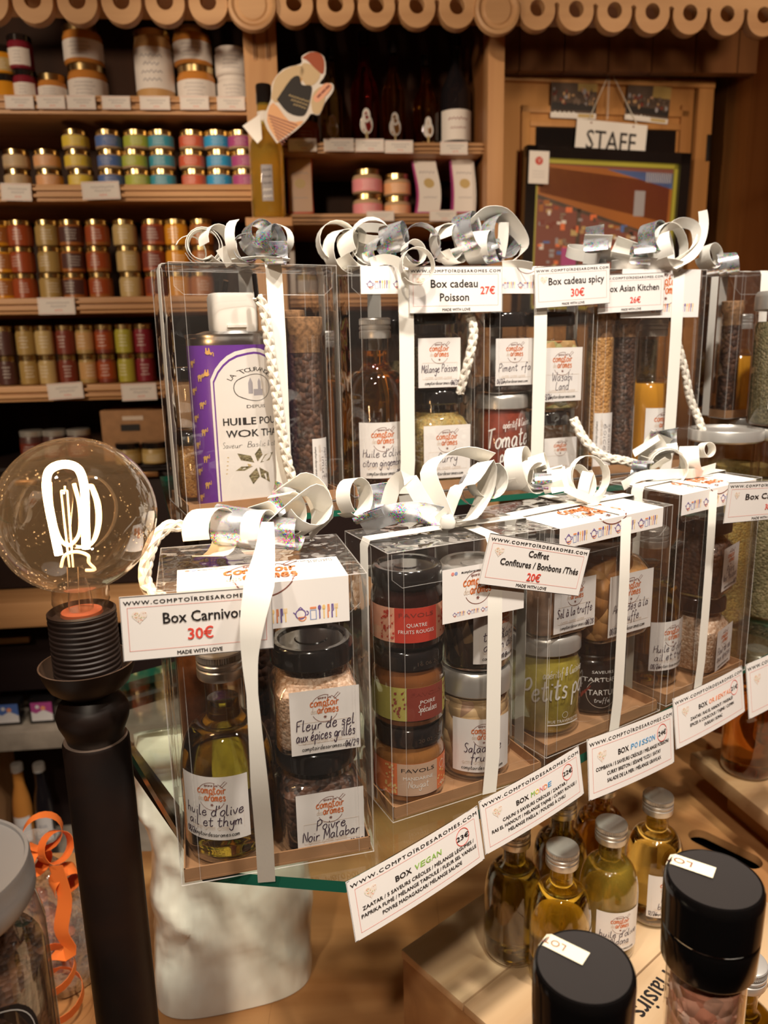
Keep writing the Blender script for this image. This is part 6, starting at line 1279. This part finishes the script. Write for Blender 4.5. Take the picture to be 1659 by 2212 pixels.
tg = mb.build('cutout_tag', smooth=0, loc=tO); tag(tg, 'paper cut-out of an aproned figure in a red hat on the golden bottle', 'tag')
s_ = MB(); s_.poly([pt(524, 272), pt(562, 246), pt(566, 300), pt(556, 310)], .001, 'glossy_paper', TX @ Matrix.Translation((0, 0, -.001))); s_.build('white_corner', tg, smooth=0)

# ================================================================== things on and around the table
def rect_prism(name, label, cat, O, ang, L, Wd, h, m_top, m_side, parts=None):
    t = thing(name, label, cat, O, ang); return t
# pale wooden crate carrying the oil bottles
kA = R(40); kO = PZ(865, 2050, -.62); cz = Z0 - .62
cr = thing('wooden_crate', 'pale upturned wooden crate under the golden oil bottles', 'crate', Vector((kO.x, kO.y, zT + .0005)), kA); hC = cz - zT - .0005
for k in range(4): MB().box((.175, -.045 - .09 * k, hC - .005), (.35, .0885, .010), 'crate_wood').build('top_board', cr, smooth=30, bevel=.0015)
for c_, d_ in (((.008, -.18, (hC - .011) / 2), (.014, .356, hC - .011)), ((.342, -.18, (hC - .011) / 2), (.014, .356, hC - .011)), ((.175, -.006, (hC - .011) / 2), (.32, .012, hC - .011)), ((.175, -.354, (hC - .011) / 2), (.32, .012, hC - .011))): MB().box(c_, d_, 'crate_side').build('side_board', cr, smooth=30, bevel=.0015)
cM = Matrix.Translation((kO.x, kO.y, zT + .0005)) @ Matrix.Rotation(kA, 4, 'Z'); p0, p1 = PZ(1440, 2100, -.62), PZ(1368, 2186, -.62)
c = Canvas((p1 - p0).length, .03); c.L = 2; c.text('Plaisirs', 0, .004, .030, 'ink', 'l', .0003, width=c.w); uu = (p1 - p0).normalized(); vv = Vector((0, 0, 1)).cross(uu)
c.to(mb := MB(), flat(p0 - vv * .008, uu, vv, Vector((0, 0, 1)))); mb.build('printed_word', cr, world=True, smooth=0)
def crate_bottle(label, px, py, oil, rz=0, lab=None, phi=-PI / 2, by='cap', R_=.0295):
    top = .106 + .022 + .012; p = PZ(px, py, -.62 + top) if by == 'cap' else PZ(px, py, -.62)
    return oil_bottle(label, Vector((p.x, p.y, cz + .0006)), rz, oil, Rb=R_, body=.104, neck=.026, lab=lab, lab_phi=phi, lab_z=.016, group='oil bottles on the wooden crate', neck_r=.0115)
crate_bottle('olive oil bottle standing leftmost on the crate, below the box monde card', 1107, 2050, 'olive_dark', 0, shop_label(['huile'], .046, .046), -PI / 2 + 1.25, 'base')
crate_bottle('olive oil bottle nearest on the crate, behind the front left grinder cap', 1215, 1834, 'olive', 0, shop_label(['huile'], .046, .046), -PI / 2 + 1.5)
crate_bottle('cloudy olive oil bottle with shop label, middle of the crate', 1321, 1782, 'olive_cloudy', 0, shop_label(["huile d'olive", 'Aldona'], .048, .046), -PI / 2 + .15)
crate_bottle('golden oil bottle with white label, rightmost on the crate', 1422, 1722, 'gold', 0, shop_label(['huile', 'basilic'], .046, .050, '12/26', corner='l'), -PI / 2 + .25)
crate_bottle('dark oil bottle half hidden under the box monde card', 1214, 1728, 'olive_dark')
crate_bottle('amber oil bottle half hidden under the box poisson card', 1302, 1682, 'amber')
# slotted board, riser plank and the amber bottles at the right
cu = bpy.data.curves.new('s', 'CURVE'); cu.dimensions = '2D'; cu.fill_mode = 'BOTH'; cu.extrude = .006
def spl(pts):
    s_ = cu.splines.new('POLY'); s_.points.add(len(pts) - 1); s_.use_cyclic_u = True
    for p, q in zip(s_.points, pts): p.co = (q[0], q[1], 0, 1)
sa, sb = PZ(1490, 1797, -.70), PZ(1645, 1873, -.70); sc_ = (sa + sb) / 2; d = (sb - sa); L2 = d.length / 2; an = math.atan2(d.y, d.x)
spl([(-.24, -.10), (.16, -.10), (.16, .30), (-.24, .30)]); r_ = .0175
spl([(L2 - r_ + r_ * math.cos(a), r_ * math.sin(a)) for a in [R(-90 + 18 * i) for i in range(11)]] + [(-L2 + r_ + r_ * math.cos(a), r_ * math.sin(a)) for a in [R(90 + 18 * i) for i in range(11)]])
ob = bpy.data.objects.new('s', cu); C.objects.link(ob); me = bpy.data.meshes.new_from_object(ob.evaluated_get(bpy.context.evaluated_depsgraph_get())); bpy.data.objects.remove(ob); me.materials.clear(); me.materials.append(M['table_wood'])
sbd = thing('slotted_crate', 'low upturned wooden crate with a dark oval hand slot at the right', 'crate', Vector((sc_.x, sc_.y, zT + .0005)), an)
put('slotted_board', me, sbd, Vector((0, 0, .034)))
MB().box((-.04, .10, .003), (.37, .37, .006), 'slot_shade').build('shade_base', sbd)  # added base, coloured near-black to stand in for shade inside the slot
for c_, d_ in (((-.04, -.094, .014), (.40, .012, .028)), ((-.04, .294, .014), (.40, .012, .028)), ((-.234, .10, .014), (.012, .376, .028)), ((.154, .10, .014), (.012, .376, .028))): MB().box(c_, d_, 'table_wood').build('side_board', sbd, bevel=.001)
kR = PZ(1490, 1625, -.62); e1 = Vector((.25, -.97, 0)).normalized(); aR = math.atan2(e1.y, e1.x)
rs = thing('riser_plank', 'thick wooden riser plank under the amber bottles at the right', 'riser', Vector((kR.x, kR.y, zT + .041)), aR); hR = -.62 + .74 - .041
MB().box((.16, .14, hR - .012), (.32, .28, .024), 'riser_wood').build('plank', rs, smooth=30, bevel=.003); MB().box((.16, .14, (hR - .0245) / 2), (.24, .20, hR - .025), 'crate_side').build('support_block', rs, smooth=30, bevel=.002)
rM = Matrix.Translation((kR.x, kR.y, zT + .041)) @ Matrix.Rotation(aR, 4, 'Z')
for k, (px, py, nm) in enumerate(((1612, 1662, 'large amber syrup bottle on the riser plank at the right edge'), (1548, 1590, 'brown syrup bottle on the riser plank behind the amber one'))):
    p = PZ(px, py, -.62)
    if k: p = p + Vector((.02, .03, 0))
    oil_bottle(nm, Vector((p.x, p.y, cz + .0006)), 0, 'brown_oil', Rb=.036, body=.135, neck=.04, fill=.128, lab=shop_label(['sirop'], .05, .05) if k == 0 else None, lab_phi=-PI / 2 + 1.2)

# grinders in the foreground
def grinder(label, px, py, d, rz, word, r=.025):
    top = EYE + ray(px, py) * d; h = .150; t = thing('salt_grinder', label, 'grinder', Vector((top.x, top.y, top.z - h)), rz); z = h
    MB().lathe([(.0200, z - .050), (.0232, z - .0495), (.0240, z - .048), (.0246, z - .030), (.0244, z - .0285), (.0240, z - .0275)], 'plastic_black', 56).build('collar', t)
    MB().lathe([(.0238, z - .0275), (.0248, z - .0265), (r, z - .006), (r * .985, z - .0018), (r * .95, z), (r * .90, z + .0002)], 'plastic_black', 64).build('cap', t)
    MB().lathe([(r * .90, z + .0002), (r * .6, z - .0002), (0, z - .0003)], 'cap_top', 48).build('cap_top', t)
    MB().lathe([(0, .0006), (.019, .0006), (.0205, .004), (.0205, z - .050)], 'glass', 48).build('glass_body', t)
    mb = MB(); rnd = random.Random(int(px)); mb.lathe([(0, .002), (.0165, .002), (.018, .006), (.018, z - .060), (0, z - .059)], 'pink_salt', 40)
    for k in range(110):                     # coarse crystals pressed against the glass
        a = rnd.uniform(0, 2 * PI); rr = .0165; zz_ = rnd.uniform(.01, z - .061); s_ = rnd.uniform(.0022, .0042); X_ = Matrix.Translation((rr * math.cos(a), rr * math.sin(a), zz_)) @ Matrix.Rotation(rnd.uniform(0, 6), 4, Vector((rnd.random(), rnd.random(), 1)).normalized())
        mb.box((0, 0, 0), (s_, s_ * .8, s_ * 1.1), 'pink_salt', X_)
    mb.build('salt', t, smooth=0)
    c = Canvas(.036, .0095); c.pgon([(.0, .0), (.033, .0), (.0355, .0012), (.036, .003), (.036, .0065), (.0355, .0083), (.033, .0095), (0, .0095)], 'sticker'); c.L = 1; c.text(word, .0205, .0028, .0062, 'brown', 'c', width=.0145 if len(word) > 2 else .008)
    Xs = Matrix.Rotation(R(-38), 4, 'Z')
    def fold(u, v, L):
        q = u - .0135; zt = z + .0006 + L * LH; p = Vector((-.0232 + q, v - .0048, zt)) if q > 0 else Vector((-.0232 + q * .25 - .0008 , v - .0048, zt + q * .95 - .0001))
        return Xs @ Vector((p.x, p.y + .004, p.z))
    for vs_, fs_, m_, L_ in list(c.p):
        pass
    d2 = MB(); c2 = Canvas(.036, .0095)
    for i in range(12):
        a, b3 = .036 * i / 12, .036 * (i + 1) / 12; c2.rect(a, 0, b3, .0095, 'sticker')
    c2.to(d2, fold); c.p = c.p[1:]; c.to(d2, lambda u, v, L: fold(.036 - u + .002, .0095 - v, L + 1)); d2.build('lot_sticker', t, smooth=0)
    return t
g1 = grinder('black capped salt grinder with LOT sticker, nearer one at the bottom edge', 1262, 2086, .378, R(0), 'LOT :')
g2 = grinder('black capped pink salt grinder with LOT sticker, farther one at the right', 1543, 1898, .402, R(4), 'LOT')
for g in (g1, g2):
    l = g.location; b = thing('wooden_block', 'wooden block under the salt grinder at the ' + ('bottom edge' if g is g1 else 'right'), 'block', Vector((l.x, l.y, zT + .0005))); hh = l.z - zT - .001; MB().box((0, 0, hh / 2), (.046, .046, hh), 'crate_side').build('block_body', b, bevel=.002)
p = EYE + ray(1605, 2140) * .60
oil_bottle('dark green bottle low behind the right salt grinder', Vector((p.x, p.y, cz + .0006)), 0, 'olive_dark', Rb=.034, body=p.z - cz - .015, neck=.03)

# tall storage jar cut by the left frame edge
p = EYE + ray(-158, 1886) * .40; hJ = .19
t = thing('storage_jar', 'glass storage jar with grey metal lid at the bottom left corner', 'jar', Vector((p.x, p.y, p.z - hJ))); r_ = .049
MB().lathe([(r_ * 1.0, hJ - .022), (r_ * 1.02, hJ - .020), (r_ * 1.02, hJ - .012), (r_ * 1.0, hJ - .010), (r_ * 1.0, hJ - .003), (r_ * .985, hJ), (r_ * .95, hJ), (r_ * .94, hJ - .0015), (0, hJ - .0015)], 'alu_dull', 72).build('lid', t)
MB().lathe([(0, .001), (.046, .001), (.052, .006), (.052, hJ - .045), (.049, hJ - .030), (.047, hJ - .022)], 'glass', 64).build('glass_body', t); MB().lathe([(0, .004), (.046, .004), (.050, .008), (.050, hJ - .062), (0, hJ - .06)], 'peppercorn', 48).build('contents', t)
c = Canvas(.075, .075); c.disc(.0375, .0375, .0355, 'black_print', None, 48); c.L = 1; c.circ(.0375, .0375, .033, .0004, 'white_print', n=48)
s_ = 'COMPTOÏRDESAROMES.COM'
for i, ch in enumerate(s_):
    an = R(215 + 240 * (i + .5) / len(s_)); vs_, fs_, W_ = glyphs(ch); k = .0072; rr = .0265; ca, sa = math.cos(an + PI / 2), math.sin(an + PI / 2)
    c.faces([(.0375 + rr * math.cos(an) + ((vx - W_ / 2) * ca - vy * sa) * k, .0375 + rr * math.sin(an) + ((vx - W_ / 2) * sa + vy * ca) * k) for vx, vy in vs_], fs_, 'white_print')
c.to(mb := MB(), cyl(.0525, hJ - .126, .075, -PI / 2 + .72)); mb.build('round_badge', t)
c = Canvas(.06, .05); c.rect(0, 0, .06, .05, 'paper', 12); c.to(mb := MB(), cyl(.0522, .002, .06, -PI / 2 + .72)); mb.build('paper_label', t)
b = thing('wooden_block', 'wooden block under the storage jar at the bottom left corner', 'block', Vector((p.x, p.y, zT + .0005))); hh = p.z - hJ - zT - .001; MB().box((0, 0, hh / 2), (.09, .09, hh), 'crate_side').build('block_body', b, bevel=.002)

# big white pouch behind the post
pb = Vector((-.192, .785, zT + .001)); pou = thing('white_pouch', 'large glossy white stand-up pouch on the table behind the black post', 'pouch', pb, R(14)); hP = PY(330, 1585, .78).z - zT; S = []
for k in range(41):
    q = k / 40; S.append((.092 * (1 - .10 * q ** 2 + .02 * math.sin(q * 9)), .058 * (1 - q) ** .75 + .004, 3.2 - q, hP * q, .006 * math.sin(q * 5), .012 * q))
o = MB().loft([(.002, .002, 3, .0)] + S, 'pouch', 96).build('bag', pou, smooth=80)
for v in o.data.vertices:
    n_ = noise.noise(v.co * 13) * .006 + noise.noise(v.co * 30) * .004; f_ = min(1, v.co.z / .05); v.co.x += n_ * f_; v.co.y += (noise.noise(v.co * 11 + Vector((3, 1, 2))) * .010 + abs(noise.noise(Vector((v.co.x * 9 + v.co.z * 14, v.co.z * 7, 4)))) * .022 + abs(noise.noise(v.co * 42 + Vector((7, 7, 1)))) * -.006) * f_
mb = MB(); mb.loft([(.080, .004, 3, hP - .045, -.01, .004), (.082, .012, 3, hP - .030, -.01, -.003), (.080, .014, 3, hP - .012, -.008, -.006), (.078, .006, 3, hP + .004, -.006, 0)], 'pouch_fold', 60); o = mb.build('folded_top', pou, smooth=80)

# sweets in cellophane with curled orange ribbon, low at the left
sx = PZ(118, 2110, -.74); bag = thing('cellophane_bag', 'clear cellophane bag of orange sweets with curled orange ribbon at the left', 'sweet bag', Vector((sx.x, sx.y, zT + .001)), 0); hb = PY(110, 1830, sx.y).z - zT
o = MB().loft([(.002, .002, 2, 0), (.050, .034, 2.6, .002), (.056, .040, 2.6, .03), (.058, .036, 2.4, hb * .45), (.050, .026, 2.2, hb * .75), (.014, .012, 2, hb * .92), (.026, .022, 2, hb * 1.05)], 'cellophane', 60).build('clear_bag', bag, smooth=80)
for v in o.data.vertices: n_ = noise.noise(v.co * 70) * .009; v.co.x += n_; v.co.y += noise.noise(v.co * 55 + Vector((5, 2, 1))) * .006
mb = MB(); rnd = random.Random(2)
for k in range(26):
    a = rnd.uniform(0, 6.28); rr = rnd.uniform(0, .024); mb.loft([(.001, .001, 2, -.009), (.007, .007, 2, -.005), (.009, .009, 2, 0), (.007, .007, 2, .005), (.001, .001, 2, .009)], 'candy', 14, Matrix.Translation((rr * math.cos(a), rr * math.sin(a), .014 + hb * .5 * rnd.random())))
mb.build('sweets', bag)
yb = sx.y
for a_ in ((92, 1798, 40, 20, 10, 1.0, 24, 40, 34), (120, 1830, 34, 50, 20, 1.1, 20, 10, 34), (75, 1860, 30, 65, 0, .9, 20, 0, 36), (140, 1900, 30, 40, -10, .9, 20, 60, 40)): curl(bag, a_[0], a_[1], yb - .03, a_[2], a_[3], a_[4], a_[5], a_[6], a_[7], a_[8], 'orange_ribbon')
loose(bag, [(120, 1870, yb - .045), (140, 1940, yb - .05), (132, 2010, yb - .055), (150, 2050, yb - .055), (110, 2065, yb - .055)], 40, 'orange_ribbon', wd=(.9, -.3, .3))
for px, py, rp, st_ in ((112, 2095, 48, 0), (125, 2150, 52, 20)): curl(bag, px, py, yb - .06, rp, 10, 70, 1.0, 20, st_, 26, 'orange_ribbon', name='ribbon_curl')
